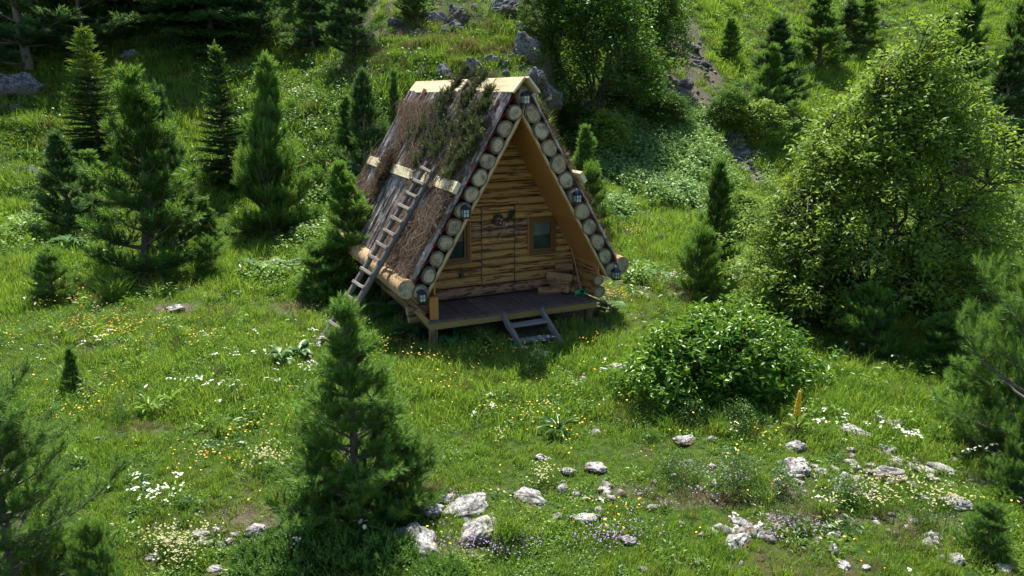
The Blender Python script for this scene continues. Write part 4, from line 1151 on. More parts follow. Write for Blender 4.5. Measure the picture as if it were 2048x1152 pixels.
def rock(label, px, py, w, h, grey=False, seed=0, depth=.8, group=None, sink=.45):
    """px, py: middle of the rock in view; w, h: its size in view"""
    g = ground(px, py + h * .35); d = g[1] / FPX; r = random.Random(seed + px * 7 + py)
    sx, sz = w * d / 2 * 1.12, min(max(h * d * .60, .03) * 1.12, w * d * (.36 if not grey else (.5 if h < w else 1.0)))
    ROCK_XY.append((g[0], g[1] + .15 * sx, sx)); ROCK_XY.append((g[0], g[1] - .5 * sx, sx * .8))
    me = (RG if grey else RW)[r.randrange(4 if grey else 5)]
    o = link('rock', me); o.location = (g[0], g[1] + .15 * sx, g[2] + sz * (.12 if not grey else .05)); o.scale = (sx * 1.08, max(sx * depth, sz), sz * 1.1); o.rotation_euler = (r.uniform(-.2, .2), r.uniform(-.25, .25), r.uniform(-.9, .9))
    tag(o, label, 'rock', group or ('grey rocks on the slope' if grey else 'white stones in the meadow'))
ROCKS = [
    ('white limestone boulder nearest the pine foot, furrowed on top', 838, 1085, 116, 52), ('broad furrowed boulder with brown moss right of the furrowed one', 955, 1060, 112, 50),
    ('long pale boulder behind the two furrowed ones', 935, 1010, 100, 34), ('small pale stone at the left end of the long boulder', 893, 998, 40, 26),
    ('dark shaded boulder under the right side of the pine', 862, 1015, 60, 50), ('upright grey boulder left of the pine foot', 510, 1055, 52, 42),
    ('stone at the bottom left with a split top', 310, 1112, 36, 24), ('pair of low stones left of the upright boulder', 347, 1083, 34, 22), ('low flat stone beside the paired stones', 398, 1070, 42, 16),
    ('small white stone below the upright boulder', 438, 1090, 24, 20), ('small stone touching the upright boulder from the left', 462, 1080, 24, 18), ('pale stone at the bottom edge near the juniper', 432, 1138, 38, 24),
    ('brown sided flat rock in the middle foreground', 1066, 995, 72, 30), ('little white stone right of the brown sided rock', 1115, 1031, 30, 18), ('low white slab behind the little white stone', 1172, 1037, 68, 20),
    ('small pointed stone below the right end of the low slab', 1215, 1068, 24, 14), ('white stone alone right of the low slab', 1256, 1079, 38, 24), ('white egg shaped stone at the bottom edge', 1285, 1134, 26, 24),
    ('grey white stone in the grass below the dark leaved plant', 1138, 944, 38, 18), ('paler stone right of the grey white stone', 1193, 935, 50, 20), ('tiny stone above the grey white stone', 1082, 915, 30, 16), ('thin stone sunk in grass below the paler stone', 1207, 980, 32, 14),
    ('white boulder against the left side of the glossy shrub', 1232, 728, 48, 44), ('low grey stone at the foot of the white shrubside boulder', 1212, 742, 30, 16), ('round mossy stone at the lower left of the glossy shrub', 1272, 808, 44, 28),
    ('flat white stone below the glossy shrub', 1368, 880, 48, 18), ('round white stone right of the flat one', 1421, 879, 30, 20), ('white stone left of the mullein foot line', 1592, 895, 44, 22),
    ('large white boulder in the stony rise', 1592, 934, 70, 34), ('reddish upright stone right of the large white boulder', 1661, 960, 18, 26), ('grey stone behind the reddish upright stone', 1700, 922, 28, 20),
    ('long white rock slanting downhill on the right', 1785, 946, 62, 36), ('rounded stone at the lower end of the slanting rock', 1829, 968, 28, 26), ('thin white slab right of the slanting rock', 1886, 938, 56, 22),
    ('long low white slab below the thin slab', 1912, 1005, 76, 26), ('flat pale ledge left of the long low slab', 1850, 1000, 40, 14), ('angular rock at the top of the stony rise', 1788, 848, 48, 28), ('white stone touching the angular rock', 1758, 836, 30, 16),
    ('long thin slab across the stony rise', 1716, 864, 60, 16), ('dark hollow stone near the shrub right end', 1535, 835, 26, 20), ('small white stone near the mullein foot', 1540, 852, 14, 10), ('small stone behind the mullein leaves', 1626, 858, 20, 12),
    ('white stone with grass around in the lower right', 1482, 1046, 50, 16), ('broad white stone left of the bare earth', 1474, 1080, 62, 24), ('small white stone in the lower middle', 1657, 1052, 26, 16), ('pale stone right of the bare earth', 1745, 1037, 18, 12), ('round white stone by the pale yellow bedstraw', 1782, 1032, 20, 14),
    ('jagged rock in the lower right corner area', 1912, 1120, 40, 32), ('small jagged stone above the jagged rock', 1888, 1102, 18, 14), ('white stone at the bottom edge, right part', 1731, 1136, 24, 14), ('flat stone left of the bottom edge stone', 1688, 1130, 34, 12), ('small white stone at the bottom edge, middle', 1452, 1138, 18, 14),
    ('tiny white stone below the deck steps', 1138, 768, 12, 8), ('small pale stone in flowers below the steps', 1025, 790, 18, 8), ('narrow white stone at the far right edge', 2030, 965, 34, 12), ('pale stone at the right edge above the long slab', 2040, 1000, 24, 12),
    ('pale flat stone left of the pale ladder foot grass', 350, 616, 46, 20), ('brown topped flat rock right of the left thicket', 548, 524, 36, 22),
    ('tiny pale stone in the lower left meadow', 228, 1100, 14, 10), ('stone half under the juniper', 608, 1085, 24, 24), ('pale chip of rock below the furrowed boulder', 785, 1126, 34, 12),
    ('low white stone right of the dark leaved plant', 1192, 866, 26, 8), ('pale stone on the right meadow edge', 1690, 880, 20, 10), ('white stone low in the grass below the large boulder', 1668, 1000, 20, 9), ('pale stone at the lower right edge', 2010, 1140, 50, 12),
]
for i, (lab, px, py, w, h) in enumerate(ROCKS): rock(lab, px, py, w, h, seed=i)
GREY = [
    ('large grey rock outcrop at the left edge of the slope', 28, 165, 110, 62), ('lone grey rock behind the bright tipped spruce', 258, 107, 40, 22), ('grey rock near the top edge left', 132, 12, 52, 26), ('small grey rock near the top edge', 268, 17, 28, 18),
    ('shaded rock below the large left outcrop', 34, 216, 32, 22), ('brown grey stone on the left slope', 68, 345, 38, 26),
    ('tall grey cliff face at the right side of the knoll', 1052, 98, 50, 62), ('upper cliff face at the top edge of the knoll', 1008, 20, 84, 40), ('blue grey cliff block right of the ridge cap', 1095, 190, 46, 56),
    ('blocky cliff step between the upper and tall cliff faces', 1038, 58, 44, 30), ('cliff foot block under the tall cliff face', 1070, 150, 40, 32), ('long slanting rock rib above the ridge boards', 985, 120, 46, 26), ('dark boulder in bushes right of the cliff block', 1172, 218, 40, 40), ('grey rock rib on the knoll above the ridge', 945, 132, 46, 40), ('slanting grey rib left of the rock rib', 888, 140, 28, 40), ('pale ledge on the knoll', 872, 34, 50, 30),
    ('ledge at the knoll top', 915, 20, 46, 40), ('small knoll stone beside the upper ledge', 905, 50, 36, 28), ('flat stone on the knoll flank', 838, 66, 32, 16), ('grey rock below the shaded pines', 738, 80, 34, 34), ('pale rock on the left knoll flank', 818, 125, 26, 24),
    ('upright rock at the left foot of the knoll', 792, 42, 30, 28), ('knoll stone above the ridge boards', 838, 145, 22, 16), ('little rock low on the knoll slope', 808, 92, 20, 14), ('grey stone on the knoll crest slope', 888, 62, 26, 18),
    ('small brown grey rock at the cliff foot', 1075, 152, 30, 30), ('pale rock above the upper scree', 1385, 92, 40, 14), ('grey stone left of the upper scree', 1262, 18, 46, 22), ('stone on the bright slope', 1765, 48, 22, 14), ('pale stone on the bright slope near the corner', 1960, 48, 24, 14), ('flat rock on the bright slope behind the willow', 1845, 62, 30, 16),
    ('stone behind the upper right pines', 1560, 32, 24, 10),
    ('pale stone on the path right of the roof', 1247, 415, 24, 18), ('grey stone at the nettle bank foot', 1205, 355, 18, 14), ('white stone right of the cabin, near yellow flowers', 1255, 467, 16, 16), ('dark triangular stone in the grass right of the cabin', 1320, 473, 30, 20),
    ('flat double stone below the triangular one', 1330, 506, 34, 14), ('pale rock at the far right edge', 2042, 292, 18, 12),
    ('rock in the gully above the willow', 1470, 270, 30, 18), ('rock in the gully against the willow', 1490, 305, 36, 18), ('long rock at the gully mouth', 1478, 288, 36, 12), ('lowest rock of the gully', 1475, 320, 24, 14), ('small rock right in the gully', 1520, 304, 26, 12),
    ('scree rock above the nettle bank', 1370, 165, 44, 18), ('scree rock lower down', 1402, 210, 26, 18), ('scree stone near the leafy trees', 1330, 50, 34, 16), ('scree stone at the middle of the gully', 1410, 128, 28, 10),
]
for i, (lab, px, py, w, h) in enumerate(GREY): rock(lab, px, py, w, h, grey=True, seed=i + 90, depth=.7)

# ------------------------------------------------------------------ scattered ground cover
def tuft(seed, n, rad, h, w, mat, lean=.35, curve=.5):
    r = np.random.default_rng(seed); V = []; F = []; A = []
    for i in range(n):
        a = r.uniform(0, 6.28); d = rad * math.sqrt(r.random()); b = np.array([d * math.cos(a), d * math.sin(a), -.02]); hh = h * r.uniform(.5, 1.15)
        az = r.uniform(0, 6.28); le = lean * r.uniform(.2, 1.4); out = np.array([math.cos(az), math.sin(az), 0])
        s = np.array([-math.sin(az), math.cos(az), 0]) if r.random() < .5 else np.array([math.cos(az + 1), math.sin(az + 1), 0])
        m_ = b + out * hh * le * .4 + [0, 0, hh * .6]; t_ = b + out * hh * (le + curve * .3) + [0, 0, hh * .98]
        k = len(V); V += [b - s * w / 2, b + s * w / 2, m_ - s * w * .4, m_ + s * w * .4, t_]
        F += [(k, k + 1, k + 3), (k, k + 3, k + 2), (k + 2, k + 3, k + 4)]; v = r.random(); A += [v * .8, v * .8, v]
    return mesh_np('tuft', np.array(V), np.array(F), [M[mat]], attr=A)
def herb(seed, n, rad, h, ll, lw, mat, tmpl=LEAF, dome=True):
    r = np.random.default_rng(seed); K = n
    a = r.uniform(0, 6.28, K); d = rad * np.sqrt(r.random(K)); z = h * r.uniform(.15, 1.0, K) * (1 - .5 * (d / rad) ** 2 if dome else 1)
    pos = np.c_[d * np.cos(a), d * np.sin(a), z]; ax = np.c_[np.cos(a), np.sin(a), np.zeros(K)] + r.normal(size=(K, 3)) * .6
    nr_ = np.tile([0, 0, 1.], (K, 1)) + r.normal(size=(K, 3)) * .4
    ax -= nr_ * (ax * nr_).sum(1, keepdims=True) / (nr_ * nr_).sum(1, keepdims=True)
    x = ax / np.linalg.norm(ax, axis=1, keepdims=True); zz = nr_ / np.linalg.norm(nr_, axis=1, keepdims=True)
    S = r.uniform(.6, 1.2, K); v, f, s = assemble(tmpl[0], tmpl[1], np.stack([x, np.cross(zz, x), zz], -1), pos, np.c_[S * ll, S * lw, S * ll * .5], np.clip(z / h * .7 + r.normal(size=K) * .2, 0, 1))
    return mesh_np('herb', v, f, [M[mat]], attr=s)
def flowers(seed, n, rad, h, size, mat, umbel=False, stem=True):
    r = np.random.default_rng(seed); mb = MB()
    for i in range(n):
        a = r.uniform(0, 6.28); d = rad * math.sqrt(r.random()); x, y = d * math.cos(a), d * math.sin(a); hh = h * r.uniform(.65, 1.1)
        lx, ly = r.normal() * .06, r.normal() * .06
        if stem: mb.add([(x - .003, y, 0), (x + .003, y, 0), (x + lx, y + ly, hh)], [(0, 1, 2)], 0)
        for j in range(7 if umbel else 1):
            ox, oy = (r.normal(size=2) * size * .9 if umbel else (0, 0)); s = size * (.45 if umbel else 1) * r.uniform(.8, 1.2)
            tx, ty = r.normal() * .3, r.normal() * .3
            c = np.array([x + lx + ox, y + ly + oy, hh + (.01 if umbel else 0) - .15 * (ox * ox + oy * oy) / size])
            V = [c + np.array([s * math.cos(q), s * math.sin(q), s * (tx * math.cos(q) + ty * math.sin(q))]) for q in [k * 2 * PI / 5 for k in range(5)]] + [c + [0, 0, -.2 * s]]
            mb.add(V, [(k, (k + 1) % 5, 5) for k in range(5)], 1)
    me = mb.mesh('flower', [M['stem'], M[mat]]); at_ = me.attributes.new('rnd', 'FLOAT', 'FACE'); at_.data.foreach_set('value', np.full(len(me.polygons), .5, np.float32))
    return me
def scatter(name, label, pts, meshes, smin, smax, seed, weights=None, tilt=.15, scl=None):
    r = np.random.default_rng(seed); n = len(pts)
    col = bpy.data.collections.new(name + '_kinds')
    for i, me_ in enumerate(meshes):
        o = bpy.data.objects.new('%s_kind_%s' % (name, 'abcdefgh'[i]), me_); col.objects.link(o)
    me = bpy.data.meshes.new(name); me.vertices.add(n); me.vertices.foreach_set('co', np.asarray(pts, np.float32).ravel())
    ar = me.attributes.new('turn', 'FLOAT_VECTOR', 'POINT'); ar.data.foreach_set('vector', np.c_[r.normal(size=(n, 2)) * tilt, r.uniform(0, 6.28, n)].astype(np.float32).ravel())
    s = r.uniform(smin, smax, n) * (scl if scl is not None else 1)
    as_ = me.attributes.new('size', 'FLOAT', 'POINT'); as_.data.foreach_set('value', s.astype(np.float32))
    ai = me.attributes.new('kind_index', 'INT', 'POINT'); ai.data.foreach_set('value', r.choice(len(meshes), n, p=weights).astype(np.int32))
    o = link(name, me); tag(o, label, kind='stuff')
    ng = bpy.data.node_groups.new(name + '_nodes', 'GeometryNodeTree')
    ng.interface.new_socket('Geometry', in_out='INPUT', socket_type='NodeSocketGeometry'); ng.interface.new_socket('Geometry', in_out='OUTPUT', socket_type='NodeSocketGeometry')
    gi = ng.nodes.new('NodeGroupInput'); go = ng.nodes.new('NodeGroupOutput'); ip = ng.nodes.new('GeometryNodeInstanceOnPoints')
    ci = ng.nodes.new('GeometryNodeCollectionInfo'); ci.inputs['Collection'].default_value = col; ci.inputs['Separate Children'].default_value = True; ci.inputs['Reset Children'].default_value = True
    def na(nm, ty):
        q = ng.nodes.new('GeometryNodeInputNamedAttribute'); q.data_type = ty; q.inputs[0].default_value = nm
        return [s_ for s_ in q.outputs if s_.enabled][0]
    L = ng.links.new
    L(gi.outputs[0], ip.inputs['Points']); L(ci.outputs[0], ip.inputs['Instance']); ip.inputs['Pick Instance'].default_value = True
    L(na('kind_index', 'INT'), ip.inputs['Instance Index']); L(na('turn', 'FLOAT_VECTOR'), ip.inputs['Rotation']); L(na('size', 'FLOAT'), ip.inputs['Scale'])
    L(ip.outputs[0], go.inputs[0])
    md = o.modifiers.new('scatter', 'NODES'); md.node_group = ng
    return o
R8 = np.random.default_rng(8)
def sample_bands(bands, seed):
    r = np.random.default_rng(seed); P = []; S = []
    for y0, y1, dens, s in bands:
        xm = .80 * y1 + 1.5; n = int((y1 - y0) * 2 * xm * dens)
        x = r.uniform(-xm, xm, n); y = r.uniform(y0, y1, n); k = np.abs(x) < .80 * y + 1.5
        P.append(np.c_[x[k], y[k]]); S.append(np.full(k.sum(), s))
    return np.concatenate(P), np.concatenate(S)
def under_cabin(x, y):
    dx, dy = x - CX, y - CY; c, s = math.cos(CYAW), math.sin(CYAW); lx = dx * c + dy * s; ly = -dx * s + dy * c
    return (np.abs(lx) < 1.9) & (ly > .15) & (ly < D)
def near_steps(x, y):
    dx, dy = x - CX, y - CY; c, s = math.cos(CYAW), math.sin(CYAW); lx = dx * c + dy * s; ly = -dx * s + dy * c
    return (np.abs(lx) < .55) & (ly > -.95) & (ly < .3)
def near_rock(x, y):
    ok = np.ones(len(x), bool)
    for rx, ry, rr_ in ROCK_XY: ok &= ((x - rx) ** 2 + (y - ry) ** 2) > (rr_ * .60) ** 2
    return ok
P, S = sample_bands([(4.2, 8.5, 150, .55), (8.5, 13, 100, .62), (13, 20, 55, .80), (20, 32, 30, 1.0), (32, 66, 13, 1.5)], 1)
kn = knoll(P[:, 0], P[:, 1])
b_ = bare(P[:, 0], P[:, 1]); r_ = R8.random(len(P)); b_ = np.maximum(b_, .88 * sstep(kn / 1.2) * (P[:, 0] < 2.5)); keep = near_rock(P[:, 0], P[:, 1]) & (r_ > b_ * 1.15) & ~under_cabin(P[:, 0], P[:, 1]) & ~near_steps(P[:, 0], P[:, 1])
# short turf in the stony foreground, tall grass elsewhere
tall = fbm(P[:, 0] * .35 + 5, P[:, 1] * .35, 51, 3); P = P[keep]; S = S[keep]; tall = tall[keep]
Z = height(P[:, 0], P[:, 1]); pts = np.c_[P, Z]
spec = fbm(P[:, 0] * .8 + 40, P[:, 1] * .8, 61, 4) + .20 * R8.normal(size=len(P))
shortf = .82 + .85 * sstep((tall - .40) / .22) * 1.0
lowzone = sstep((9.8 - P[:, 1]) / 2) * sstep((P[:, 0] + 1.5) / 2); shortf = shortf * (1 - .35 * lowzone)
ga = spec < .55 - .14 * sstep((P[:, 1] - 15) / 10); hb = ~ga
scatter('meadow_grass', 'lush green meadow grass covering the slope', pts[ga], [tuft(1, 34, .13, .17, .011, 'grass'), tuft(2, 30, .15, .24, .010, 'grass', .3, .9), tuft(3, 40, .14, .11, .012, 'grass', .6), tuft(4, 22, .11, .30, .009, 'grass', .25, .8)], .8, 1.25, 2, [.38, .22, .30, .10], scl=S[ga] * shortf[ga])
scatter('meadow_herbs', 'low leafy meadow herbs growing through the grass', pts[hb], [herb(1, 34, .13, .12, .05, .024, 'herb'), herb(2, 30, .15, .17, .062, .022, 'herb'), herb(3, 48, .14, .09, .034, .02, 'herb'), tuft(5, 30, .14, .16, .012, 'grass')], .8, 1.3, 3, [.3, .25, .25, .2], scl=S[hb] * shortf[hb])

PW, SW = sample_bands([(4.2, 9, 10, .8), (9, 15, 10, 1), (15, 24, 6, 1.25), (24, 50, 3.0, 1.7)], 31)
kw = near_rock(PW[:, 0], PW[:, 1]) & ~under_cabin(PW[:, 0], PW[:, 1]) & ~near_steps(PW[:, 0], PW[:, 1]) & (R8.random(len(PW)) < .25 + 1.1 * sstep((fbm(PW[:, 0] * .6, PW[:, 1] * .6, 71, 3) - .38) / .25)); PW = PW[kw]; SW = SW[kw]
scatter('meadow_weeds', 'taller darker weeds standing out of the meadow grass', np.c_[PW, height(PW[:, 0], PW[:, 1])],
        [herb(51, 60, .16, .26, .07, .026, 'herb'), herb(52, 60, .18, .2, .05, .02, 'leaf_dark'), tuft(53, 60, .12, .34, .010, 'grass', .6, .9), herb(54, 40, .15, .16, .10, .04, 'darkleaf'), tuft(55, 26, .10, .40, .006, 'dry_grass', .3, .5)], .6, 1.2, 32, [.28, .26, .20, .14, .12], scl=SW)

def patch(px, py, rx, ry, n, seed):
    g = ground(px, py); r = np.random.default_rng(seed); a = r.uniform(0, 6.28, n); d = np.abs(r.normal(size=n)) * .55
    x, y = g[0] + rx * d * np.cos(a), g[1] + ry * d * np.sin(a)
    k = ~under_cabin(x, y)
    x, y = x[k], y[k]; return np.c_[x, y, height(x, y)]
def patches(L, seed): return np.concatenate([patch(*l, seed + i) for i, l in enumerate(L)])
P2, S2 = sample_bands([(5, 9, 2.2, 1), (9, 16, 1.6, 1), (16, 26, .7, 1.2), (26, 45, .2, 1.6)], 5)
P2 = P2[~under_cabin(P2[:, 0], P2[:, 1])]; P2 = np.c_[P2, height(P2[:, 0], P2[:, 1])]
Y1 = patches([(260, 680, 1.6, 1.0, 110), (215, 650, .8, .7, 40), (400, 690, 1.2, .9, 40), (150, 850, .6, .5, 25), (430, 925, .6, .5, 26), (850, 735, .9, .35, 46), (950, 722, .9, .3, 44), (1050, 715, .6, .3, 22), (1215, 610, .8, .9, 90), (1250, 470, .7, .9, 40), (640, 1010, .7, .4, 14), (780, 700, .35, .5, 40), (500, 870, 1.4, 1, 24),
              (1270, 825, .5, .2, 22), (1150, 900, 1.6, .8, 20), (1130, 1060, 1.6, .4, 16), (1560, 650, .5, .5, 30), (1150, 780, 1.4, .8, 18), (1500, 920, .8, .4, 8), (1050, 840, 1.3, .8, 22), (30, 400, 1.5, 1.5, 30), (900, 790, 1, .6, 24)], 70)
scatter('yellow_flowers', 'small yellow buttercups dotted over the meadow', np.r_[Y1[::2], P2[::3]], [flowers(1, 3, .14, .24, .012, 'yellow'), flowers(2, 2, .12, .2, .011, 'yellow'), flowers(3, 4, .2, .26, .012, 'yellow')], .8, 1.25, 11)
O1 = patches([(125, 590, .6, .4, 30), (140, 620, .6, .3, 26), (165, 660, .5, .4, 20), (1190, 640, .5, .4, 34), (1150, 700, .4, .3, 16), (430, 945, .25, .2, 8), (215, 770, .3, .3, 6), (1410, 800, .7, .15, 6), (240, 665, 1.2, .6, 24), (1040, 730, .4, .2, 12), (1560, 668, .4, .2, 12), (1230, 600, .5, .6, 24)], 170)
scatter('orange_flowers', 'orange hawkweed flowers near the cabin and the small pine', O1[::2], [flowers(4, 3, .14, .28, .014, 'orange'), flowers(5, 2, .12, .24, .013, 'orange')], .8, 1.2, 12)
W1 = patches([(1040, 720, .5, .25, 12), (1095, 705, .4, .2, 8), (1085, 735, .3, .2, 10), (300, 1030, .55, .3, 24), (470, 735, 1.4, .8, 16), (390, 690, 1.2, .6, 10), (620, 760, .7, .5, 16), (500, 800, 1.2, .6, 12), (1610, 690, .7, .5, 14), (1690, 880, .5, .25, 12), (1810, 910, .5, .15, 14), (1640, 870, .4, .2, 10), (1340, 575, .7, .4, 22),
              (640, 700, .6, .5, 14), (990, 845, .4, .3, 5), (250, 560, .5, .5, 6), (60, 620, 1.2, 1, 10), (2020, 960, .4, .3, 12), (1960, 950, .5, .2, 8), (160, 720, 1.2, .8, 8), (1270, 750, .5, .3, 6), (420, 800, 1.2, .6, 10)], 270)
scatter('white_umbels', 'white umbellifer flower heads standing above the grass', np.r_[W1[::2], P2[1::9]], [flowers(6, 1, .05, .32, .035, 'white', True), flowers(7, 2, .12, .28, .028, 'white', True), flowers(8, 1, .04, .38, .04, 'white', True)], .75, 1.2, 13)
B1 = patches([(1750, 1020, .7, .4, 60), (345, 1110, .4, .25, 50), (380, 1135, .4, .2, 40), (540, 945, .6, .35, 50), (1790, 985, .6, .3, 30), (1870, 1020, .5, .3, 24), (1000, 900, .8, .4, 10), (1100, 980, .6, .3, 18)], 370)
scatter('bedstraw', 'pale yellow bedstraw froth among the stones', B1[::5], [flowers(9, 22, .10, .22, .011, 'creamfl'), flowers(10, 28, .12, .26, .010, 'creamfl')], .8, 1.2, 14)
L1 = patches([(980, 1090, .8, .3, 60), (1240, 1080, .7, .3, 40), (1570, 1060, .6, .3, 40), (925, 1020, .2, .15, 12), (530, 1090, .3, .2, 20), (1420, 960, .8, .4, 30), (560, 700, 1.4, 1, 12), (1690, 990, .5, .2, 22), (1350, 1000, 1.2, .5, 26)], 470)
scatter('thyme_flowers', 'tiny lilac thyme flowers in the short turf', L1[::2], [flowers(11, 9, .09, .09, .010, 'lilac'), flowers(12, 12, .10, .12, .009, 'lilac')], .8, 1.2, 15)
DG = patches([(1450, 1000, 1.0, .2, 50), (1640, 1040, .8, .2, 30), (590, 615, .8, .6, 60), (1345, 580, 1.1, .7, 60), (860, 985, .4, .2, 24), (290, 860, .8, .4, 30), (470, 790, 1, .5, 20), (1160, 770, .5, .3, 24), (1300, 990, 1, .5, 26), (1830, 1080, 1, .5, 40)], 570)
scatter('dry_grass', 'straw coloured dry grass on the bare earth spots', DG, [tuft(20, 16, .10, .10, .008, 'dry_grass', .9), tuft(21, 12, .09, .15, .007, 'dry_grass', .6)], .8, 1.2, 16)

# nettle bank right of the cabin and leafy undergrowth on the slope
NB = [herb(31, 90, .34, .55, .12, .065, 'nettle'), herb(32, 80, .30, .7, .11, .06, 'nettle'), herb(33, 100, .38, .45, .13, .07, 'nettle')]
bank = patches([(1230, 290, 1.5, 1.6, 90), (1310, 320, 1.8, 1.8, 150), (1360, 280, 1.8, 1.8, 130), (1280, 370, 1.5, 1.3, 110), (1350, 390, 1.8, 1.5, 130), (1420, 340, 1.5, 1.5, 100), (1440, 430, 1.2, 1.2, 60), (1400, 250, 1.6, 1.3, 70), (1250, 260, 1.2, 1.3, 50), (1220, 420, .6, .8, 30), (1500, 470, .8, .8, 24)], 670)
scatter('nettle_bank', 'dense bank of pale green nettles behind the right side of the cabin', bank, NB, .8, 1.2, 17)
UG = patches([(60, 470, 1.8, 1.5, 30), (140, 420, 1.5, 1.2, 24), (480, 160, 2.5, 2.0, 60), (600, 200, 2.5, 2, 50), (650, 400, .9, 1.5, 40), (620, 480, 1., 1.5, 36), (1130, 260, .8, 1.5, 30), (1180, 340, .8, 1.5, 30), (1180, 250, 1, 1.4, 40), (1700, 40, 3, 3, 60), (1560, 60, 3, 3, 40), (200, 430, 1, 1, 16), (700, 230, 1.5, 1.5, 30), (1500, 560, 1., 1., 36), (1560, 640, .7, .7, 26), (1880, 560, 1.4, 1.4, 40), (2000, 450, 2, 1.5, 50), (560, 560, 1, .8, 26), (1290, 560, .8, .8, 16), (380, 100, 2, 1.6, 30), (2030, 250, 2, 2, 40)], 770)
scatter('undergrowth', 'patches of knee high leafy undergrowth on the slope', UG, [herb(34, 60, .30, .35, .10, .05, 'herb'), herb(35, 70, .34, .42, .11, .06, 'nettle')], .8, 1.3, 18)
# heath tussocks on the knoll
SS = patches([(60, 260, 2.5, 2.5, 120), (180, 200, 2.5, 2.5, 120), (330, 130, 2.5, 3, 140), (480, 200, 3, 3, 160), (620, 230, 3, 3, 160), (80, 380, 2, 2, 70), (420, 330, 2, 2, 80), (640, 330, 1.5, 2, 90), (760, 200, 2, 2.5, 110), (860, 130, 2.5, 2.5, 80), (40, 100, 3, 3, 80), (250, 60, 3, 3, 80), (1000, 60, 2, 2, 60)], 1170)
scatter('slope_scrub', 'dull dark low scrub covering the shaded left slope', SS, [herb(36, 80, .32, .22, .07, .035, 'leaf_dark'), herb(37, 70, .28, .3, .06, .03, 'darkleaf'), tuft(38, 70, .24, .3, .013, 'herb', .5, .8), tuft(39, 50, .2, .26, .012, 'dry_grass', .7, 1.0)], 1.0, 1.9, 35, [.40, .28, .24, .08])
KT = patches([(930, 110, 2.8, 2.5, 260), (860, 90, 2.8, 2.5, 200), (1000, 90, 1.2, 2, 120), (780, 130, 2, 2, 90)], 870)
scatter('tussock_grass', 'brownish tussocks on the rocky knoll', KT, [tuft(40, 60, .22, .28, .014, 'dry_grass', .7, 1.0), tuft(41, 60, .2, .30, .014, 'herb', .5, 1.0), herb(42, 60, .2, .2, .05, .03, 'leaf_dark')], .8, 1.3, 19, [.26, .30, .44])

IV, IF = ico(1)
PEB = [rock_mesh(300 + i, m_, .3) for i, m_ in enumerate(('rock_grey', 'rock_grey', 'rock'))]
SC = patches([(1360, 185, 1.2, 2.2, 150), (1395, 130, .9, 2, 90), (1420, 225, .8, 1.6, 70), (1480, 290, .8, 1.4, 120), (1335, 50, .8, 1.5, 40), (1500, 340, .6, .8, 30), (920, 60, 2.5, 2.5, 50), (960, 140, 1.6, 1.6, 50), (1010, 130, 1, 1, 30), (780, 90, 1.5, 2, 16)], 970)
scatter('scree', 'loose grey stones lying in the gully and on the knoll', SC[::2], PEB[:2], .04, .20, 33, tilt=.6)
SC = patches([(1600, 960, 2.0, .8, 70), (1800, 930, 1.2, .6, 50), (1500, 1070, 1.6, .4, 40), (1200, 1000, 1.5, .5, 20), (420, 1090, .8, .3, 20), (1860, 1080, .8, .4, 24), (1160, 770, .4, .2, 8)], 1070)
scatter('pebbles', 'small white stones in the short turf of the stony rise', SC, [PEB[2]], .02, .085, 34, tilt=.6)

# ------------------------------------------------------------------ single plants one can point to
def big_leaf_plant(label, px, py, n, ll, lw, h, seed, mat='darkleaf', up=.5, name='leafy_plant', cat='plant'):
    g = ground(px, py); r = np.random.default_rng(seed); a = np.arange(n) * 2.4 + r.normal(size=n) * .3
    el = r.uniform(.15, 1.1, n) * up
    x = np.c_[np.cos(a) * np.cos(el), np.sin(a) * np.cos(el), np.sin(el)]; z = np.c_[-np.cos(a) * np.sin(el), -np.sin(a) * np.sin(el), np.cos(el)]
    S = r.uniform(.7, 1.15, n); T = LEAF4[0].copy(); T[:, 2] -= .25 * T[:, 0] ** 2
    pos = np.c_[np.zeros(n), np.zeros(n), r.uniform(.0, h, n)] + x * .05
    V, F, A = assemble(T, LEAF4[1], np.stack([x, np.cross(z, x), z], -1), pos, np.c_[S * ll, S * lw, S * ll], r.uniform(.2, .9, n))
    o = thing(name, label, cat, tuple(g)); nv = len(T); nf = len(LEAF4[1])
    for i in range(n):
        link('leaf', mesh_np('leaf', V[i * nv:(i + 1) * nv], F[i * nf:(i + 1) * nf] - i * nv, [M[mat]], attr=A[i * nf:(i + 1) * nf], smooth=True), o)
    return o
big_leaf_plant('dark narrow leaved plant in the middle of the lawn', 1118, 868, 26, .26, .045, .10, 1, mat='darkleaf', up=.8)
big_leaf_plant('coarse grey green leafed plant left of the ladder foot', 565, 735, 30, .20, .13, .26, 2, up=.7)
big_leaf_plant('second coarse leafed plant right of the grey green one', 605, 725, 26, .20, .12, .28, 3, up=.7)
big_leaf_plant('broad leafed plant under the left deck corner', 820, 678, 14, .36, .24, .25, 4, up=.5)
big_leaf_plant('broad leafed plant in shadow right of the deck post', 905, 690, 14, .34, .24, .18, 5, up=.45)
big_leaf_plant('broad leafed plant in shadow below the deck middle', 965, 690, 12, .3, .22, .15, 6, up=.45)
big_leaf_plant('broad leafed plant at the right end of the deck', 1215, 632, 15, .34, .24, .22, 7, up=.5)
big_leaf_plant('big leafed plant behind the left corner post', 775, 640, 13, .36, .24, .3, 14, up=.6)
big_leaf_plant('striped pale false hellebore in the left meadow', 300, 828, 16, .20, .06, .22, 8, mat='herb', up=.9)
big_leaf_plant('false hellebore right of the striped one', 345, 822, 14, .18, .055, .2, 9, mat='herb', up=.9)
big_leaf_plant('arching pale leaved plant by the yellow flowers', 190, 665, 12, .28, .05, .1, 10, mat='herb', up=.8)
big_leaf_plant('dark leafy clump under the brown topped rock', 505, 548, 16, .42, .26, .25, 11, up=.5)
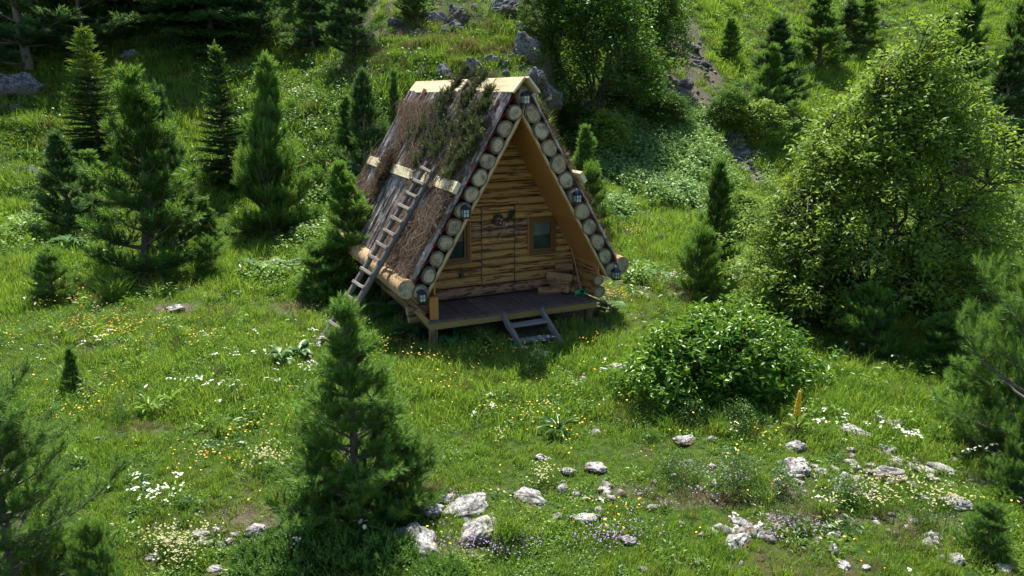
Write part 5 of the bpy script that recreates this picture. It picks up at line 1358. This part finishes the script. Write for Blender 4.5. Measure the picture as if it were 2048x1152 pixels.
big_leaf_plant('dark leafy clump right of the brown topped rock', 580, 545, 15, .4, .25, .25, 12, up=.5)
big_leaf_plant('coarse clump left of the biggest left pine', 140, 500, 15, .45, .28, .25, 13, up=.5)
# mullein with its yellow spike
g = ground(1590, 870)
mu = thing('mullein', 'tall yellow mullein spike at the lower right of the glossy shrub', 'mullein', tuple(g))
mb = MB(); mb.tube([(0, 0, 0), (.005, 0, .3), (0, 0, .62)], [.011, .009, .005], 6); mb.build('stem', [M['stem']], mu)
mb = MB(); rr = random.Random(3)
for k in range(170):
    z = .26 + .36 * k / 170; a = k * 2.4; q = .034 * (1 - .75 * ((z - .26) / .36) ** 2); s = .014
    mb.box((q * math.cos(a), q * math.sin(a), z), (s, s, s), jit=.004, rng=rr)
mb.build('flower_spike', [M['yellow']], mu)
r5 = np.random.default_rng(5)
for k in range(9):
    a = k * 2.4; el = .35 + .05 * k
    T = LEAF4[0] * [.22, .08, .2]; c, s = math.cos(a), math.sin(a)
    x = np.array([c * math.cos(el), s * math.cos(el), math.sin(el)]); z = np.array([-c * math.sin(el), -s * math.sin(el), math.cos(el)]); Mx = np.stack([x, np.cross(z, x), z], -1)
    link('leaf', mesh_np('leaf', T @ Mx.T + [0, 0, .02 + .015 * k], LEAF4[1], [M['herb']], attr=np.full(6, .7)), mu)
# big tussock in the foreground, bushes in the stony rise
def tussock(label, px, py, n, rad, h, seed, mat='grass', w=.008):
    g = ground(px, py); o = link('grass_tussock', tuft(seed, n, rad, h, w, mat, .55, 1.0)); o.location = g; tag(o, label, 'tussock')
tussock('big fine grass tussock right of the brown mossed boulder', 1012, 1085, 260, .14, .42, 60)
tussock('tall grass tuft at the left of the lower hawkweed', 230, 600, 200, .22, .55, 61, w=.012)
tussock('tall grass tuft below the biggest left pine', 215, 575, 200, .22, .55, 62, w=.012)
LB = leafy_parts(30, .42, .42, .35, 60, 24, .035, .014, 'leaf_dark', stems=6, clr=.11, zlow=.05)
for px, py, top, w, lab in [(1285, 832, 778, 70, 'small dark bush under the round mossy stone'), (1470, 985, 912, 170, 'low dark green heath bush in the stony rise'), (1690, 1010, 955, 120, 'low dark bush below the slanting rock'),
                            (1560, 985, 930, 120, 'dark tussocky bush below the large white boulder'), (1350, 960, 905, 130, 'low dark bush left of the heath bush'), (1840, 1060, 1000, 90, 'small round bush with pale flowers around'), (1075, 755, 690, 70, 'dark flowering bush at the foot of the steps'),
                            (1480, 860, 805, 120, 'ragged dark weeds in front of the glossy shrub'), (1380, 850, 800, 110, 'dark weeds at the lower edge of the glossy shrub'), (245, 850, 800, 70, 'bushy dark weed in the left meadow'), (355, 700, 650, 60, 'bluish weed clump in the left meadow')]:
    plant('heath_bush', lab, 'bush', LB, px, py, top, w, group='low dark bushes in the meadow')

# ------------------------------------------------------------------ brushwood and cut boughs on the roof
rn = np.random.default_rng(77)
def roof_frame(side): return Vector((side * EX / SL, 0, -(AP - EZ) / SL)), Vector((0, 1, 0)), Vector(roof_n(side))
def brush(side, n, smin, smax, ymin, ymax, seed, lmin=.15, lmax=.6, base_off=.225, thick=.14):
    r = np.random.default_rng(seed); V = []; F = []; A = []
    d, e, nrm = [np.array(v) for v in roof_frame(side)]
    k = 0
    while k < n:
        s = r.uniform(smin, smax); y = r.uniform(ymin, ymax)
        dn = vnoise(s * 1.3 + seed, y * 1.3, 91)
        if r.random() > 3.4 * (dn - .34): continue
        a = r.normal() * 1.15 + (0.25 if side < 0 else -.25); l = r.uniform(lmin, lmax)
        off = base_off + thick * r.random() ** 1.8 * (.4 + dn)
        p = np.array(roof_pt(side, s, off, y)); t_ = d * math.cos(a) + e * math.sin(a)
        w_ = np.cross(t_, nrm) * r.uniform(.0022, .0060); up = nrm * l * r.uniform(-.05, .24)
        pts = [p - t_ * l / 2 - nrm * .02, p + up * .7 + e * r.normal() * .03 * l, p + t_ * l / 2 + nrm * r.uniform(-.03, .05)]
        b = len(V)
        for q in pts: V += [q - w_, q + w_ + nrm * .002]
        F += [(b, b + 1, b + 3, b + 2), (b + 2, b + 3, b + 5, b + 4)]; v = r.random(); A += [v, v]; k += 1
    return np.array(V), np.array(F), A
for side, n, lab in ((-1, 13000, 'brown dry brushwood strewn over the left roof slope'), (1, 3500, 'brown dry brushwood strewn over the right roof slope')):
    V, F, A = brush(side, n, .35, SL + .02, .12, D + .22, 5 + side)
    o = link('brushwood', mesh_np('brushwood', V, F, [M['straw']], attr=A)); o.location = (CX, CY, CZ); o.rotation_euler = (0, 0, CYAW); tag(o, lab, kind='stuff')
def roof_bough(label, s0, y0, s1, y1, side=-1, nshoot=260, seed=0, green=True, dead=False, spread=.30, off=.40, longst=False):
    """a cut branch lying on the roof: stem from (s0,y0) to (s1,y1), tip first"""
    r = np.random.default_rng(seed); d, e, nrm = [np.array(v) for v in roof_frame(side)]
    A_ = np.array(roof_pt(side, s1, off - .06, y1)); B_ = np.array(roof_pt(side, s0, off, y0)); L = np.linalg.norm(B_ - A_); t_ = (B_ - A_) / L; w = np.cross(nrm, t_)
    segs = [(np.array([A_ + (B_ - A_) * u + nrm * .05 * math.sin(3 * u) + w * .04 * math.sin(5 * u + seed) for u in np.linspace(0, 1, 7)]), np.linspace(.016, .005, 7))]
    pos = []; dr = []; ln = []; sh = []
    for k in range(int(nshoot / 6)):
        u = r.uniform(.12, 1); q = A_ + (B_ - A_) * u; sg = r.choice((-1, 1)); l = spread * (1.15 - .6 * u) * r.uniform(.5, 1.2)
        dd = t_ * r.uniform(.4, 1) + w * sg * r.uniform(.4, 1) + nrm * r.uniform(-.1, .35); dd /= np.linalg.norm(dd)
        segs.append((np.array([q, q + dd * l * .5 + nrm * .01, q + dd * l]), np.array([.006, .004, .002])))
        if dead and r.random() < .5: continue
        for v in np.linspace(.3, 1, 9):
            pos.append(q + dd * l * v); dr.append(dd + r.normal(size=3) * .5 + nrm * .2); ln.append(r.uniform(.09, .15)); sh.append(np.clip(r.normal(.45, .22), 0, 1))
    o = thing('cut_bough', label, 'branch', (CX, CY, CZ), (0, 0, CYAW), 'cut pine boughs laid on the roof')
    bv, bf = tubes_np(segs, 4); link('stem', mesh_np('stem', bv, bf, [M['twig_grey']]), o)
    if pos:
        TV, TF = needle_template(18, .5, .08, seed); v, f, a = assemble(TV, TF, mats_from_dir(np.array(dr), r), np.array(pos), np.array(ln), np.array(sh))
        link('needles', mesh_np('needles', v, f, [M['bough' if green else 'straw']], attr=a), o)
roof_bough('dark green bough standing up through the gap in the ridge boards', -.32, 1.95, .9, 2.5, nshoot=330, seed=1, off=.50, spread=.20)
roof_bough('dark green bough poking over the ridge near the gable', -.18, .98, .7, 1.5, nshoot=240, seed=2, off=.46, spread=.18)
roof_bough('dark green bough along the upper gable edge', .25, .35, 1.2, 1.0, nshoot=420, seed=3, off=.40, spread=.34)
roof_bough('thick green bough above the red felt, middle of the gable edge', .95, .12, 2.0, .9, nshoot=560, seed=4, off=.38, spread=.40)
roof_bough('bough with grey twigs in the middle of the upper roof', .35, 1.2, 1.7, 2.0, nshoot=330, seed=5, off=.38, spread=.45, dead=True)
roof_bough('brownish bough above the ladder top', .7, 2.1, 2.1, 3.0, nshoot=330, seed=6, off=.36, spread=.45, dead=True)
roof_bough('long bough reaching from the ladder top to the ridge', .3, 2.3, 2.15, 1.9, nshoot=300, seed=7, off=.37, spread=.45, dead=True)
roof_bough('bough nearest the rear part of the upper roof', .35, 2.9, 1.7, 3.9, nshoot=340, seed=8, off=.36, spread=.45, dead=True)
roof_bough('brown withered bough low on the gable side', 1.3, .7, 2.4, 1.3, nshoot=260, seed=9, off=.34, spread=.35, green=False, dead=True)
roof_bough('brown withered bough draped over the batten', 1.8, 4.1, 2.6, 4.5, nshoot=420, seed=10, off=.40, spread=.4, green=False)
roof_bough('bare grey bough lying left of the gable edge', .8, .8, 2.1, 1.7, nshoot=200, seed=13, off=.37, spread=.5, dead=True)
roof_bough('withered bough across the bare middle of the roof', 1.2, 1.7, 2.3, 2.6, nshoot=260, seed=14, off=.35, spread=.45, dead=True)
roof_bough('bough lying on the right roof slope near the peak', .4, .5, 1.5, .9, side=1, nshoot=300, seed=11, off=.36, spread=.3)
roof_bough('bough lying lower on the right roof slope', 1.5, .5, 2.8, .8, side=1, nshoot=300, seed=12, off=.34, spread=.3, dead=True, green=False)
# rope over the ridge
mb = MB(); mb.tube([Vector(roof_pt(-1, .25, .46, 1.75)), Vector(roof_pt(-1, .42, .43, 1.0)), Vector(roof_pt(-1, .5, .36, .25)), Vector(roof_pt(-1, .62, .3, .0))], .008, 5)
o = mb.build('rope', [M['wire']]); o.location = (CX, CY, CZ); o.rotation_euler = (0, 0, CYAW); tag(o, 'grey rope tied across the boughs below the ridge boards', 'rope')
